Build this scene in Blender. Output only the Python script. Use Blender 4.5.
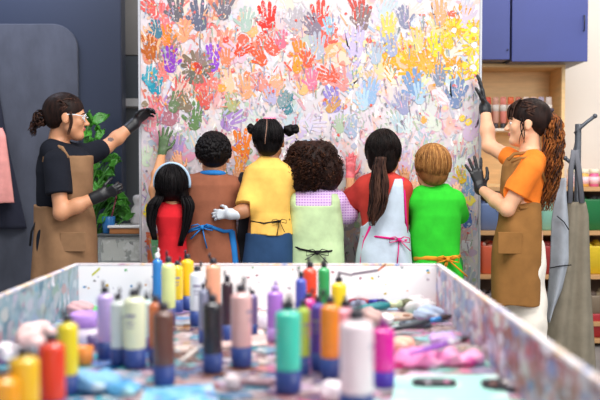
import bpy, math, random
import numpy as np
from mathutils import Vector, Matrix, Euler
random.seed(7); RNG = np.random.default_rng(7)
C = bpy.context.scene
for o in list(bpy.data.objects): bpy.data.objects.remove(o)
COL = C.collection

# ---------------------------------------------------------------- camera
F = 833.0
cam_d = bpy.data.cameras.new('camera'); cam = bpy.data.objects.new('camera', cam_d); COL.objects.link(cam)
cam.location = (0, 0, 1.24)
cam.rotation_euler = (math.radians(90) - math.atan(30/F), 0, math.atan(7/F))
cam_d.sensor_width = 36; cam_d.lens = 36*F/600
cam_d.clip_start = .05; cam_d.clip_end = 60
cam_d.dof.use_dof = True; cam_d.dof.focus_distance = 4.42; cam_d.dof.aperture_fstop = 1.5
C.camera = cam
CR = np.array(cam.rotation_euler.to_matrix())
def P(px, py, Y):
    d = CR @ np.array([px-300.0, 200.0-py, -F])
    return np.array([0, 0, 1.24]) + d*(Y/d[1])

# ---------------------------------------------------------------- light
W = bpy.data.worlds.new('World'); C.world = W; W.use_nodes = True
W.node_tree.nodes['Background'].inputs[0].default_value = (.93, .95, 1, 1)
W.node_tree.nodes['Background'].inputs[1].default_value = .38
def area(name, loc, target, sx, sy, power, col=(1, 1, 1)):
    l = bpy.data.lights.new(name, 'AREA'); l.shape = 'RECTANGLE'; l.size = sx; l.size_y = sy
    l.energy = power; l.color = col
    o = bpy.data.objects.new(name, l); COL.objects.link(o); o.location = loc
    o.rotation_euler = (Vector(target)-Vector(loc)).to_track_quat('-Z', 'Y').to_euler()
    return o
area('ceiling_softlight', (.2, 2.6, 3.6), (.1, 3.6, .8), 3.0, 1.6, 88, (1, .97, .93))
area('front_fill', (2.8, 0.6, 2.6), (.1, 4.5, 1.1), 2.4, 1.8, 78, (1, .98, .96))  # added fill from the front right, its source unseen
area('table_fill', (-.2, 2.6, 2.9), (-.2, 2.2, .7), 1.2, .7, 22, (1, .98, .96))  # added fill above the table to lift its brightness
area('wall_spotlight', (2.3, 4.9, 3.3), (2.1, 6.0, 1.2), 1.4, .5, 26, (1, .93, .84))
area('track_light', (-1.95, 4.75, 3.0), (-1.85, 5.3, 2.35), .9, .3, 16, (.75, .8, 1))
C.view_settings.view_transform = 'Standard'; C.view_settings.look = 'None'
C.view_settings.exposure = 0.35; C.view_settings.gamma = 1; C.view_settings.use_curve_mapping = False

# ---------------------------------------------------------------- materials
def lin(c):
    if isinstance(c, str): c = [int(c[i:i+2], 16) for i in (0, 2, 4)]
    r = []
    for v in c[:3]:
        v = v/255; r.append(v/12.92 if v <= .04045 else ((v+.055)/1.055)**2.4)
    return (*r, 1)
MATS = {}
def newmat(name):
    m = bpy.data.materials.new(name); m.use_nodes = True
    nt = m.node_tree; return m, nt, nt.nodes['Principled BSDF']
def nd(nt, t, **k):
    n = nt.nodes.new(t)
    for a, v in k.items(): setattr(n, a, v)
    return n
def noise(nt, scale, off=0, detail=4, stretch=None, rough=.55):
    tc = nd(nt, 'ShaderNodeTexCoord'); mp = nd(nt, 'ShaderNodeMapping')
    mp.inputs['Location'].default_value = (off*3.7, off*1.9, off*5.3)
    if stretch: mp.inputs['Scale'].default_value = stretch
    n = nd(nt, 'ShaderNodeTexNoise'); n.inputs['Scale'].default_value = scale
    n.inputs['Detail'].default_value = detail; n.inputs['Roughness'].default_value = rough
    nt.links.new(tc.outputs['Object'], mp.inputs[0]); nt.links.new(mp.outputs[0], n.inputs['Vector'])
    return n.outputs['Fac']
def ramp(nt, src, lo, hi):
    r = nd(nt, 'ShaderNodeMapRange'); r.inputs['From Min'].default_value = lo; r.inputs['From Max'].default_value = hi
    nt.links.new(src, r.inputs['Value']); return r.outputs[0]
def mix(nt, fac, a, b):
    m = nd(nt, 'ShaderNodeMix', data_type='RGBA')
    if isinstance(fac, float): m.inputs['Factor'].default_value = fac
    else: nt.links.new(fac, m.inputs['Factor'])
    for s, v in (('A', a), ('B', b)):
        i = [x for x in m.inputs if x.name == s and x.type == 'RGBA'][0]
        if isinstance(v, tuple): i.default_value = v
        else: nt.links.new(v, i)
    return [x for x in m.outputs if x.type == 'RGBA'][0]
def bump(nt, b, src, strength, dist=.005):
    n = nd(nt, 'ShaderNodeBump'); n.inputs['Strength'].default_value = strength; n.inputs['Distance'].default_value = dist
    nt.links.new(src, n.inputs['Height']); nt.links.new(n.outputs[0], b.inputs['Normal'])
def plain(name, c, rough=.5, metal=0, coat=0, trans=0, sss=0, var=0, sc=20, spec=.5, bmp=0, stretch=None, alpha=1):
    if name in MATS: return MATS[name]
    m, nt, b = newmat(name); c = lin(c)
    b.inputs['Base Color'].default_value = c; b.inputs['Roughness'].default_value = rough
    b.inputs['Metallic'].default_value = metal; b.inputs['Coat Weight'].default_value = coat
    b.inputs['Transmission Weight'].default_value = trans; b.inputs['Specular IOR Level'].default_value = spec
    b.inputs['Alpha'].default_value = alpha
    if sss:
        b.inputs['Subsurface Weight'].default_value = sss; b.inputs['Subsurface Radius'].default_value = (.02, .008, .005)
    if var or bmp:
        f = noise(nt, sc, stretch=stretch)
        if var:
            d = tuple(x*(1-var) for x in c[:3])+(1,); l = tuple(min(1, x*(1+var)) for x in c[:3])+(1,)
            nt.links.new(mix(nt, ramp(nt, f, .3, .7), d, l), b.inputs['Base Color'])
        if bmp: bump(nt, b, f, bmp)
    MATS[name] = m; return m
def fabric(name, c, var=.12): return plain(name, c, .9, var=var, sc=14, bmp=.35, spec=.2)
def hairm(name, c, c2=None):
    if name in MATS: return MATS[name]
    m, nt, b = newmat(name)
    f = noise(nt, 60, stretch=(1, 1, .18), detail=3)
    nt.links.new(mix(nt, ramp(nt, f, .35, .68), lin(c), lin(c2 or c)), b.inputs['Base Color'])
    b.inputs['Roughness'].default_value = .5; b.inputs['Specular IOR Level'].default_value = .12; bump(nt, b, f, .7, .004)
    MATS[name] = m; return m
def splat(name, base, cols, rough=.5, bmp=0):
    """base paint with blotches: cols = [(hex, noise scale, threshold, softness, stretch)]"""
    if name in MATS: return MATS[name]
    m, nt, b = newmat(name); cur = lin(base)
    for i, (c, sc, th, so, st) in enumerate(cols):
        f = noise(nt, sc, off=i+1, stretch=st, detail=3)
        cur = mix(nt, ramp(nt, f, th, th+so), cur, lin(c))
    nt.links.new(cur, b.inputs['Base Color']); b.inputs['Roughness'].default_value = rough
    MATS[name] = m; return m
def paintattr(name, base, wear=.5, rough=.55, sc=70):
    """paint whose colour is stored per stroke, worn through to the board"""
    m, nt, b = newmat(name)
    a = nd(nt, 'ShaderNodeAttribute', attribute_name='paint')
    f = noise(nt, sc, detail=3)
    nt.links.new(mix(nt, ramp(nt, f, wear, wear+.12), a.outputs['Color'], lin(base)), b.inputs['Base Color'])
    b.inputs['Roughness'].default_value = rough
    return m

# ---------------------------------------------------------------- object helpers
def props(o, label=None, cat=None, group=None, kind=None):
    if label: o['label'] = label
    if cat: o['category'] = cat
    if group: o['group'] = group
    if kind: o['kind'] = kind
    return o
def thing(name, label, cat, loc=(0, 0, 0), group=None, rz=0):
    o = bpy.data.objects.new(name, None); COL.objects.link(o); o.empty_display_size = .05
    o.location = loc; o.rotation_euler = (0, 0, rz)
    return props(o, label, cat, group)
class MB:
    def __init__(s): s.v = []; s.f = []; s.m = []; s.c = []
    def add(s, v, f, mi=0, col=None):
        n = len(s.v); s.v += [tuple(map(float, p)) for p in v]; s.f += [tuple(int(i)+n for i in q) for q in f]
        s.m += [mi]*len(f)
        if col is not None: s.c += [col]*len(f)
        return s
    def box(s, x0, x1, y0, y1, z0, z1, mi=0):
        v = [(x, y, z) for x in (x0, x1) for y in (y0, y1) for z in (z0, z1)]
        return s.add(v, [(0, 1, 3, 2), (4, 6, 7, 5), (0, 4, 5, 1), (2, 3, 7, 6), (0, 2, 6, 4), (1, 5, 7, 3)], mi)
    def lathe(s, prof, c=(0, 0, 0), n=24, mi=0, sx=1, sy=1, R=None):
        v = []
        for r, z in prof:
            for i in range(n):
                a = 2*math.pi*i/n; v.append((r*math.cos(a)*sx, r*math.sin(a)*sy, z))
        f = [(j*n+i, j*n+(i+1) % n, (j+1)*n+(i+1) % n, (j+1)*n+i) for j in range(len(prof)-1) for i in range(n)]
        f.append(tuple(range(n-1, -1, -1))); k = (len(prof)-1)*n; f.append(tuple(range(k, k+n)))
        v = np.array(v)
        if R is not None: v = v @ np.array(R).T
        return s.add(v+np.array(c), f, mi)
    def tube(s, path, r, n=6, mi=0, flat=1, up=None):
        path = np.asarray(path, float); N = len(path)
        r = np.full(N, r) if np.isscalar(r) else np.asarray(r)
        t = np.gradient(path, axis=0); t /= np.linalg.norm(t, axis=1)[:, None]+1e-9
        up = np.array([.31, .17, .93] if up is None else up)
        v = []
        for i in range(N):
            a = np.cross(t[i], up); a /= np.linalg.norm(a)+1e-9; b = np.cross(a, t[i])
            for k in range(n):
                q = 2*math.pi*k/n; v.append(path[i]+r[i]*(a*math.cos(q)+b*math.sin(q)*flat))
        f = [(j*n+i, j*n+(i+1) % n, (j+1)*n+(i+1) % n, (j+1)*n+i) for j in range(N-1) for i in range(n)]
        f.append(tuple(range(n-1, -1, -1))); k = (N-1)*n; f.append(tuple(range(k, k+n)))
        return s.add(v, f, mi)
def link(name, mb, mats, parent=None, smooth=True, bevel=0, label=None, origin=None):
    """one mesh object. With an origin the vertices are given in world space."""
    v = np.array(mb.v)
    if origin is not None: v = v-np.array(origin)
    me = bpy.data.meshes.new(name); me.from_pydata(v.tolist(), [], mb.f)
    if not isinstance(mats, (list, tuple)): mats = [mats]
    for m in mats: me.materials.append(m)
    me.polygons.foreach_set('material_index', np.array(mb.m, dtype=np.int32))
    if smooth: me.polygons.foreach_set('use_smooth', np.ones(len(mb.f), dtype=bool))
    if mb.c:
        at = me.color_attributes.new('paint', 'FLOAT_COLOR', 'CORNER')
        tot = np.zeros(len(me.polygons), dtype=np.int32); me.polygons.foreach_get('loop_total', tot)
        at.data.foreach_set('color', np.repeat(np.array(mb.c, dtype=np.float32), tot, axis=0).ravel())
    me.update()
    o = bpy.data.objects.new(name, me); COL.objects.link(o)
    if parent is not None: o.parent = parent
    elif origin is not None: o.location = origin
    if label: o['label'] = label
    if bevel:
        b = o.modifiers.new('bevel', 'BEVEL'); b.width = bevel; b.segments = 2; b.limit_method = 'ANGLE'
    return o
def boxo(name, x0, x1, y0, y1, z0, z1, m, parent=None, bevel=.004, label=None):
    if parent is None:
        org = ((x0+x1)/2, (y0+y1)/2, z0); return link(name, MB().box(x0, x1, y0, y1, z0, z1), m, None, False, bevel, label, org)
    return link(name, MB().box(x0, x1, y0, y1, z0, z1), m, parent, False, bevel, label)

# ---------------------------------------------------------------- smooth solids by distance field
def unit(v): v = np.asarray(v, float); return v/(np.linalg.norm(v)+1e-12)
class Cap:
    def __init__(s, a, b, ra, rb=None, k=.02, n=None, fl=1):
        s.a = np.asarray(a, float); s.b = np.asarray(b, float); s.ra = ra; s.rb = ra if rb is None else rb; s.k = k
        s.n = None if n is None else unit(n); s.fl = fl
    def bb(s):
        r = max(s.ra, s.rb); return np.minimum(s.a, s.b)-r, np.maximum(s.a, s.b)+r
    def ev(s, X, Y, Z):
        ab = s.b-s.a; px, py, pz = X-s.a[0], Y-s.a[1], Z-s.a[2]
        h = np.clip((px*ab[0]+py*ab[1]+pz*ab[2])/(ab@ab+1e-12), 0, 1)
        qx, qy, qz = px-ab[0]*h, py-ab[1]*h, pz-ab[2]*h
        q2 = qx*qx+qy*qy+qz*qz
        if s.n is not None:
            t = qx*s.n[0]+qy*s.n[1]+qz*s.n[2]; q2 = q2+t*t*(1/s.fl**2-1)
        return np.sqrt(q2)-(s.ra+(s.rb-s.ra)*h)
class Ell:
    def __init__(s, c, r, R=None, k=.02):
        s.c = np.asarray(c, float); s.r = np.full(3, r) if np.isscalar(r) else np.asarray(r, float)
        s.R = np.eye(3) if R is None else np.asarray(R, float); s.k = k   # columns = axes
    def bb(s):
        e = np.sqrt(((s.R*s.r)**2).sum(1)); return s.c-e, s.c+e
    def ev(s, X, Y, Z):
        d = (X-s.c[0], Y-s.c[1], Z-s.c[2]); a = 0; b = 0
        for i in range(3):
            t = (d[0]*s.R[0, i]+d[1]*s.R[1, i]+d[2]*s.R[2, i])/s.r[i]; a = a+t*t; b = b+(t/s.r[i])**2
        a = np.sqrt(a); return a*(a-1)/(np.sqrt(b)+1e-9)
class Loft:
    def __init__(s, st, k=.02, p=2.4, grow=0, zlo=None, zhi=None):
        st = np.array(sorted(st), float); s.st = st; s.k = k; s.p = p; s.g = grow
        s.lo = st[0, 0] if zlo is None else zlo; s.hi = st[-1, 0] if zhi is None else zhi
    def bb(s):
        t = s.st; g = s.g
        return np.array([(t[:, 1]-t[:, 3]).min()-g, (t[:, 2]-t[:, 4]).min()-g, s.lo]), np.array([(t[:, 1]+t[:, 3]).max()+g, (t[:, 2]+t[:, 4]).max()+g, s.hi])
    def ev(s, X, Y, Z):
        t = s.st; z = Z; I = lambda j: np.interp(z, t[:, 0], t[:, j])
        hw, hd = I(3)+s.g, I(4)+s.g
        d = ((np.abs((X-I(1))/hw)**s.p+np.abs((Y-I(2))/hd)**s.p)**(1/s.p)-1)*np.minimum(hw, hd)
        return np.maximum(d, np.maximum(z-s.hi, s.lo-z))
def fold(amp, fx=38, fz=9, ph=0):
    return lambda X, Y, Z: 1.25*amp*(np.sin(fx*X+3*np.sin(fz*Z+ph)+ph)*np.cos(fx*.6*Y+2*Z*fz*.3)+.6*np.sin(fx*.45*X-fz*2.2*Z+ph*2))
def solid(prims, h=.006, cuts=(), disp=None, sub=()):
    lo = np.min([p.bb()[0] for p in prims], 0)-4*h-.01; hi = np.max([p.bb()[1] for p in prims], 0)+4*h+.01
    n = np.ceil((hi-lo)/h).astype(int)+1
    ax = [lo[i]+h*np.arange(n[i]) for i in range(3)]
    D = np.full(n, .05, np.float32)
    def rng(p, m):
        a, b = p.bb(); i0 = np.maximum(((a-m-lo)/h).astype(int), 0); i1 = np.minimum(((b+m-lo)/h).astype(int)+2, n)
        return tuple(slice(i0[i], i1[i]) for i in range(3))
    for p in prims:
        sl = rng(p, p.k+.03)
        X = ax[0][sl[0]][:, None, None]; Y = ax[1][sl[1]][None, :, None]; Z = ax[2][sl[2]][None, None, :]
        d = p.ev(X, Y, Z); f = D[sl]; k = max(p.k, 1e-5)
        t = np.clip(.5+.5*(f-d)/k, 0, 1); D[sl] = f*(1-t)+d*t-k*t*(1-t)
    X, Y, Z = ax[0][:, None, None], ax[1][None, :, None], ax[2][None, None, :]
    if disp is not None: D = D+disp(X, Y, Z).astype(np.float32)
    for p in sub:
        sl = rng(p, .03); d = p.ev(ax[0][sl[0]][:, None, None], ax[1][sl[1]][None, :, None], ax[2][sl[2]][None, None, :])
        D[sl] = np.maximum(D[sl], -d)
    for c in cuts: D = np.maximum(D, c(X, Y, Z))
    D[0] = D[-1] = .05; D[:, 0] = D[:, -1] = .05; D[:, :, 0] = D[:, :, -1] = .05
    return nets(D, lo, h)
def nets(D, lo, h):
    S = D < 0; c = [s-1 for s in D.shape]
    cnt = np.zeros(c, np.int8); cr = [(i, j, k) for i in (0, 1) for j in (0, 1) for k in (0, 1)]
    def sh(A, o): return A[o[0]:o[0]+c[0], o[1]:o[1]+c[1], o[2]:o[2]+c[2]]
    for o in cr: cnt += sh(S, o)
    act = np.argwhere((cnt > 0) & (cnt < 8)); idx = -np.ones(c, np.int64); idx[tuple(act.T)] = np.arange(len(act))
    acc = np.zeros((len(act), 3)); w = np.zeros(len(act))
    for a in cr:
        for d in range(3):
            if a[d]: continue
            b = list(a); b[d] = 1
            va = D[tuple((act+a).T)].astype(float); vb = D[tuple((act+b).T)].astype(float)
            m = (va < 0) != (vb < 0); t = va[m]/(va[m]-vb[m])
            p = np.tile(np.array(a, float), (m.sum(), 1)); p[:, d] += t; acc[m] += p; w[m] += 1
    V = lo+h*(act+acc/w[:, None]); Q = []
    for d in range(3):
        A = np.moveaxis(S, d, 0); e = A[:-1] != A[1:]
        g = np.argwhere(e); st = A[:-1][tuple(g.T)]
        full = np.zeros_like(g); full[:, d] = g[:, 0]; o = [i for i in range(3) if i != d]
        full[:, o[0]] = g[:, 1]; full[:, o[1]] = g[:, 2]
        ok = (full[:, o[0]] > 0) & (full[:, o[1]] > 0) & (full[:, o[0]] < c[o[0]]) & (full[:, o[1]] < c[o[1]])
        full = full[ok]; st = st[ok]; q = []
        for i, j in ((0, 0), (1, 0), (1, 1), (0, 1)):
            f = full.copy(); f[:, o[0]] -= i; f[:, o[1]] -= j; q.append(idx[tuple(f.T)])
        q = np.stack(q, 1); fl = st if d != 1 else ~st
        q[fl] = q[fl][:, ::-1]; Q.append(q)
    Q = np.concatenate(Q); return V, Q[(Q >= 0).all(1)][:, ::-1]
def sobj(name, prims, mats, parent, base, h=.006, cuts=(), disp=None, sub=(), fn=None, label=None, extra=None):
    V, Q = solid(prims, h, cuts, disp, sub)
    if not isinstance(mats, (list, tuple)): mats = [mats]
    me = bpy.data.meshes.new(name)
    nv, nf = len(V), len(Q); me.vertices.add(nv); me.vertices.foreach_set('co', (V-np.array(base)).astype(np.float32).ravel())
    me.loops.add(nf*4); me.loops.foreach_set('vertex_index', Q.astype(np.int32).ravel())
    me.polygons.add(nf); me.polygons.foreach_set('loop_start', np.arange(0, nf*4, 4, dtype=np.int32))
    me.polygons.foreach_set('loop_total', np.full(nf, 4, np.int32))
    me.polygons.foreach_set('use_smooth', np.ones(nf, bool))
    for m in mats: me.materials.append(m)
    if fn is not None: me.polygons.foreach_set('material_index', fn(V[Q].mean(1)).astype(np.int32))
    me.update(calc_edges=True); me.validate()
    o = bpy.data.objects.new(name, me); COL.objects.link(o)
    if parent is not None: o.parent = parent
    else: o.location = base
    if label: o['label'] = label
    return o

# ================================================================ THE ROOM
floor_m = splat('floor_concrete', '8f8d8c', [('a5a19d', 2.0, .5, .2, None), ('77757a', 7, .62, .1, None)], .5)
wall_m = plain('wall_plaster', 'dcd4cc', .8, var=.03, sc=3, bmp=.1)
boxo('floor', -4, 5, -1.5, 6.4, -.06, 0, floor_m, bevel=0)['kind'] = 'structure'
boxo('wall_back', -4, 5, 6.2, 6.32, 0, 3.0, wall_m, bevel=0)['kind'] = 'structure'
# dark acoustic partition on the left, felt panel set in it
navy = plain('navy_lacquer', '2a3348', .42, spec=.5, coat=.1)
xe = P(122, 100, 5.3)[0]
w = boxo('wall_left', -3.4, xe, 5.3, 5.42, 0, 2.9, navy, bevel=.01); w['kind'] = 'structure'
def rounded_rect(x0, x1, z0, z1, r, n=8):
    pts = []
    for cx, cz, a0 in ((x1-r, z1-r, 0), (x0+r, z1-r, 90), (x0+r, z0+r, 180), (x1-r, z0+r, 270)):
        for i in range(n+1):
            a = math.radians(a0+90*i/n); pts.append((cx+r*math.cos(a), cz+r*math.sin(a)))
    return pts
def slab(mb, pts, y0, y1, mi=0):
    n = len(pts); v = [(x, y0, z) for x, z in pts]+[(x, y1, z) for x, z in pts]
    mb.add(v, [tuple(range(n)), tuple(range(2*n-1, n-1, -1))]+[(i, i+n, (i+1) % n+n, (i+1) % n) for i in range(n)], mi)
felt = plain('felt_grey', '4c505d', .95, var=.16, sc=9, bmp=.5, stretch=(1, 1, .5))
a = P(78, 24, 5.29)
mb = MB(); slab(mb, rounded_rect(-2.75, a[0], .25, a[2], .16), 5.275, 5.305)
o = link('trim_1', mb, felt, None, False, .006, None, (0, 0, 0)); o['kind'] = 'structure'
# recess between partition and painting: grey cladding with a white ledge
g1 = plain('grey_cladding', '8a8886', .6, var=.05, sc=4); g2 = plain('slate_cladding', '565d66', .5)
xa, xb = P(119, 50, 5.8)[0], P(190, 50, 5.8)[0]
def zz(py, Y): return P(130, py, Y)[2]
for i, (p0, p1, m) in enumerate(((-40, 55, g1), (56, 98, g2), (108, 225, plain('dull_grey_glass', '6d7378', .35)))):
    o = boxo('trim_%d' % (i+2), xa-.25, xb, 5.8, 5.86, zz(p1, 5.8) if i < 2 else 0, zz(p0, 5.8), m, bevel=.003); o['kind'] = 'structure'
o = boxo('trim_5', xa-.25, xb, 5.76, 5.86, zz(107, 5.8), zz(99, 5.8), plain('white_ledge', 'e6e8ea', .5), bevel=.003); o['kind'] = 'structure'

# ================================================================ THE PAINTED BOARD
PY = 4.72
x0, x1 = P(141, 150, PY)[0], P(479, 150, PY)[0]
board = thing('painted_board', 'tall white board covered in colourful handprints, standing behind the children', 'painting', ((x0+x1)/2, PY, 0))
bx, by = board.location.x, PY
base_cols = [('e3b0a2', 9, .55, .1, None), ('d6ccd3', 14, .5, .1, None), ('c9cfe6', 10, .6, .08, (1, 1, .6)), ('dfa0a8', 17, .62, .06, None),
             ('cfe0cf', 15, .66, .05, None), ('dcd2c6', 8, .56, .1, None), ('a9a3a8', 40, .67, .05, (1, 1, .4)), ('f3eef0', 26, .6, .06, (1, 1, .5))]
canvas = splat('painted_canvas', 'cbc5cb', base_cols, .6)
boxo('panel', x0-bx, x1-bx, 0, .05, .02, 2.62, canvas, board, .004)
boxo('side_batten', x0-bx-.012, x0-bx, -.004, .056, .02, 2.62, plain('batten', 'b9bcc4', .5), board, .002)
boxo('side_batten', x1-bx, x1-bx+.012, -.004, .056, .02, 2.62, plain('batten', 'b9bcc4', .5), board, .002)
for s in (-.6, .6):
    m = MB(); m.box(s-.04, s+.04, -.0, .45, 0, .04); m.tube([(s, .4, .03), (s, .07, 1.1)], .018, 6); link('rear_stand', m, plain('pine', 'caa36f', .6), board, False)
paint = MB(); PI = [0]
def wpt(px, py): q = P(px, py, PY); return q[0]-bx, q[2]
def ppoly(pts, col):
    """pts in board metres; each stroke lies a hair above the last"""
    PI[0] += 1; y = -.0005-.0000013*PI[0]; n = len(pts)
    paint.add([(min(max(x, x0-bx+.004), x1-bx-.004), y, z) for x, z in pts], [tuple(range(n))], 0, col)
def up_(): pass
def stroke(a, b, ra, rb, col, n=5):
    a = np.array(a); b = np.array(b); d = b-a; th = math.atan2(d[1], d[0]); pts = []
    for c, r, s in ((a, ra, 90), (b, rb, -90)):
        for i in range(n+1):
            q = th+math.radians(s+180*i/n); j = 1+random.uniform(-.12, .12); pts.append((c[0]+r*j*math.cos(q), c[1]+r*j*math.sin(q)))
    ppoly(pts, col)
def blob(x, z, r, col, n=11, e=1, jag=.25):
    up_(); ph = random.random()*6; ppoly([(x+r*e*(1+random.uniform(-jag, jag))*math.cos(ph+6.283*i/n), z+r*(1+random.uniform(-jag, jag))*math.sin(ph+6.283*i/n)) for i in range(n)], col)
def hprint(px, py, L, rot, col, mirror=1, palm=1, hollow=None, fat=1):
    """palm centre in photo pixels, L hand length in metres, rot degrees (0 = fingers up)"""
    up_(); x, z = wpt(px, py); c, s = math.cos(math.radians(rot)), math.sin(math.radians(rot))
    def T(u, v): u *= mirror; return (x+L*(u*c-v*s), z+L*(u*s+v*c))
    col = lin(col) if isinstance(col, str) else col
    o = []
    def finger(u0, v0, ang, ln, w):
        ang = math.radians(ang); ln *= random.uniform(.85, 1.1); dx, dz = -math.sin(ang), math.cos(ang)
        for f, k in ((0, -.75), (.4, -1), (.55, -.8), (.75, -1.05), (.95, -.8), (1.05, 0), (.95, .8), (.75, 1.05), (.55, .8), (.4, 1), (0, .75)):
            k *= random.uniform(.88, 1.06)*w*fat; o.append(T(u0+dx*ln*f+dz*k, v0+dz*ln*f-dx*k))
    o.append(T(-.1, -.26)); o.append(T(-.18, -.18)); finger(-.16, -.04, 48+random.uniform(-8, 8), .34, .055)
    if palm: o.append(T(-.2, .1))
    for u, ang, ln in ((-.16, 13, .38), (-.055, 4, .46), (.055, -5, .44), (.16, -15, .34)): finger(u, .2, ang+random.uniform(-4, 4), ln, .05)
    o.append(T(.22, .03)); o.append(T(.17, -.17)); o.append(T(.05, -.26)); ppoly(o, col)
    up_()
    if hollow: blob(*T(0, .0), .1*L, lin(hollow))
def vary(c, a=.06):
    c = lin(c) if isinstance(c, str) else c; g = sum(c[:3])/3; return tuple(min(1, max(0, (g+(v-g)*1.2)*.76*(1+random.uniform(-a, a)*2))) for v in c[:3])+(1,)
def pal(px, py):
    if py < 22 and px > 225: return ['e8e4ea', 'f2eef0', 'dfe0ea', 'f3d9d2', 'd5dfe4', 'd0d0da']
    if py > 108: return ['efeaf1', 'dccfe4', 'f2c9cf', 'cdd6ea', 'c3c9d6', 'e7efe4', 'f5dccb', 'e9b6c4', 'b7c9b2', 'efeaf0', 'ece6ee'] + (['8aa27f', 'c07f8d', 'b79ad0'] if px < 250 else [])
    if px > 385 and py < 85: return ['f4d35a', 'f2b34e', 'efe9dc', 'f3e08a', 'f6c9a0', 'd7dceb', 'f3ecdc', 'e5cfa4', 'f4a64a']
    if px < 235: return ['f0a08c', 'f7cdb9', 'f28d86', 'f2b26c', 'f5ede8', 'cf8b72', 'f9e0d5', 'e57370', 'f4b9c2', 'a08a7a', 'f6e6e0', 'f7c6a5', 'b9c4cd']
    if px < 345: return ['f3917e', 'f8d8c8', 'ee6a5a', 'f7b7a0', 'f6e4dc', 'f6c08c', 'd9ccdf', 'f9e9e3', 'e4907e', 'c4cfc5', 'f5a19a', 'f3eef0', 'e9c8d8']
    return ['d4cbe9', 'c4d4ea', 'f1dfe2', 'f6d3bf', 'f3efe9', 'b7c3dd', 'e9c3cb', 'dfe6df', 'f5e3b1', 'f3eef0', 'c9bfe0', 'e5b99d']
for i in range(2600):
    px, py = random.uniform(143, 476), random.uniform(-70, 385)
    if py < 12 and px > 225 and random.random() < .7: continue
    p = pal(px, py); c = vary(random.choice(p)); r = random.random()
    if r < .17: hprint(px, py, random.uniform(.12, .19), random.gauss(0, 35), c, random.choice((-1, 1)), random.random() < .7, fat=random.uniform(.8, 1.2))
    elif r < .7:
        x, z = wpt(px, py); up_(); a = random.gauss(1.57, .6); l = random.uniform(.015, .07); q = random.uniform(.003, .008)
        stroke((x, z), (x+l*math.cos(a), z+l*math.sin(a)), q, q*.8, c)
    else: x, z = wpt(px, py); blob(x, z, random.uniform(.006, .022), c)
# prints that can be told apart: palm x, y, length, turn, colour, mirror
HP = [(163, 24, .18, -12, 'f08a8c', -1), (177, 14, .18, 6, '6d6a72', 1), (200, 22, .2, 2, '6a6c86', 1), (224, 12, .18, -10, '77747f', 1), (246, 25, .16, -6, 'b9cfc0', 1),
      (151, 52, .17, 4, 'c46a2e', 1), (167, 40, .15, 8, 'f0903c', -1), (158, 33, .12, 20, '54809a', 1), (155, 88, .16, 25, '3d9db8', -1), (150, 80, .13, -12, '5fb2c8', 1),
      (170, 65, .17, 2, '9a52c8', -1), (213, 64, .17, -4, 'a05fd0', 1), (183, 36, .15, -18, 'f7b38c', 1), (174, 106, .15, -25, '6f8664', -1), (195, 122, .18, -4, '6b8a5c', 1),
      (187, 106, .14, 30, '8a7f6a', 1), (268, 24, .2, 4, 'e8452f', 1), (262, 60, .14, 30, 'ef6a4e', 1), (240, 52, .13, -60, 'e8583e', 1), (226, 62, .13, 10, 'ef8f70', -1),
      (296, 26, .17, -4, 'bcb6bc', 1), (282, 44, .12, 0, 'e27f94', 1), (300, 56, .14, 6, 'f2913a', 1), (297, 68, .12, -10, 'f0a24a', -1), (320, 24, .2, -2, 'e65a52', 1),
      (316, 30, .17, 34, '8d8290', 1), (324, 40, .17, -24, 'e5685c', -1), (318, 52, .17, 4, 'b6bccb', 1), (330, 30, .12, 10, '9ec7dc', 1), (359, 14, .18, 8, 'c9584f', -1), (362, 24, .17, -6, '8b7478', 1),
      (405, 22, .15, 16, '8f93ad', -1), (388, 32, .17, -4, 'f3cf7a', 1), (440, 18, .16, 4, 'f3ae84', 1), (355, 50, .2, 0, 'cfc5ea', 1), (392, 50, .15, 12, 'a9b4cc', 1), (376, 58, .14, -12, 'b9c6d8', 1),
      (412, 62, .16, 18, 'f2b24a', 1), (424, 56, .16, -14, 'f0a63e', -1), (436, 50, .15, 8, 'f2d54a', 1), (448, 44, .13, 26, 'f3c737', -1), (418, 45, .15, -4, 'f4cf8c', 1), (428, 68, .14, 22, 'f0b860', 1),
      (416, 92, .2, 16, '86a3cf', 1), (420, 98, .14, 0, 'bcd7ec', 1), (440, 80, .14, -6, '8791a8', 1), (457, 100, .19, -10, '7f93b5', 1), (404, 108, .15, 10, 'a8a6cc', 1), (370, 98, .17, -4, 'a6bfe0', 1), (363, 104, .14, 5, 'c0dde9', 1),
      (335, 104, .17, 20, '9d92cf', 1), (331, 108, .12, -40, 'd0a46a', 1), (288, 108, .14, 10, '4f8592', 1), (281, 102, .12, -30, '8aa0a8', -1), (272, 100, .12, 10, 'c9c0dd', 1), (312, 84, .14, 0, 'e98aa0', 1), (308, 62, .13, 20, 'ea6a52', -1),
      (243, 150, .19, 2, 'ef8b45', 1), (240, 168, .14, -8, 'f2a860', -1), (246, 92, .16, 14, 'f2b48a', 1), (212, 92, .15, -8, 'ee8f86', 1), (205, 104, .13, 20, 'e06a62', -1), (158, 110, .15, 14, 'f0868c', 1),
      (150, 124, .17, -8, 'ef9aa5', 1), (160, 140, .13, 10, 'e8b2c8', 1), (178, 150, .14, -6, 'bfa3d6', 1), (232, 106, .13, 4, 'b9b78a', -1), (352, 132, .14, 6, 'b5c0d8', 1), (340, 128, .12, -4, 'b9cdb5', 1),
      (467, 222, .13, 6, '5f7dbd', 1), (470, 192, .13, 0, '8fb0dd', 1), (462, 178, .12, 10, 'e9c24a', 1), (360, 190, .12, 0, 'dba3b3', 1), (170, 182, .1, 0, 'e5c9d5', 1)]
for h in HP:
    hprint(h[0], h[1], h[2]*1.0, h[3], vary(h[4], .03), h[5], fat=1.12, hollow=None)
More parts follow.
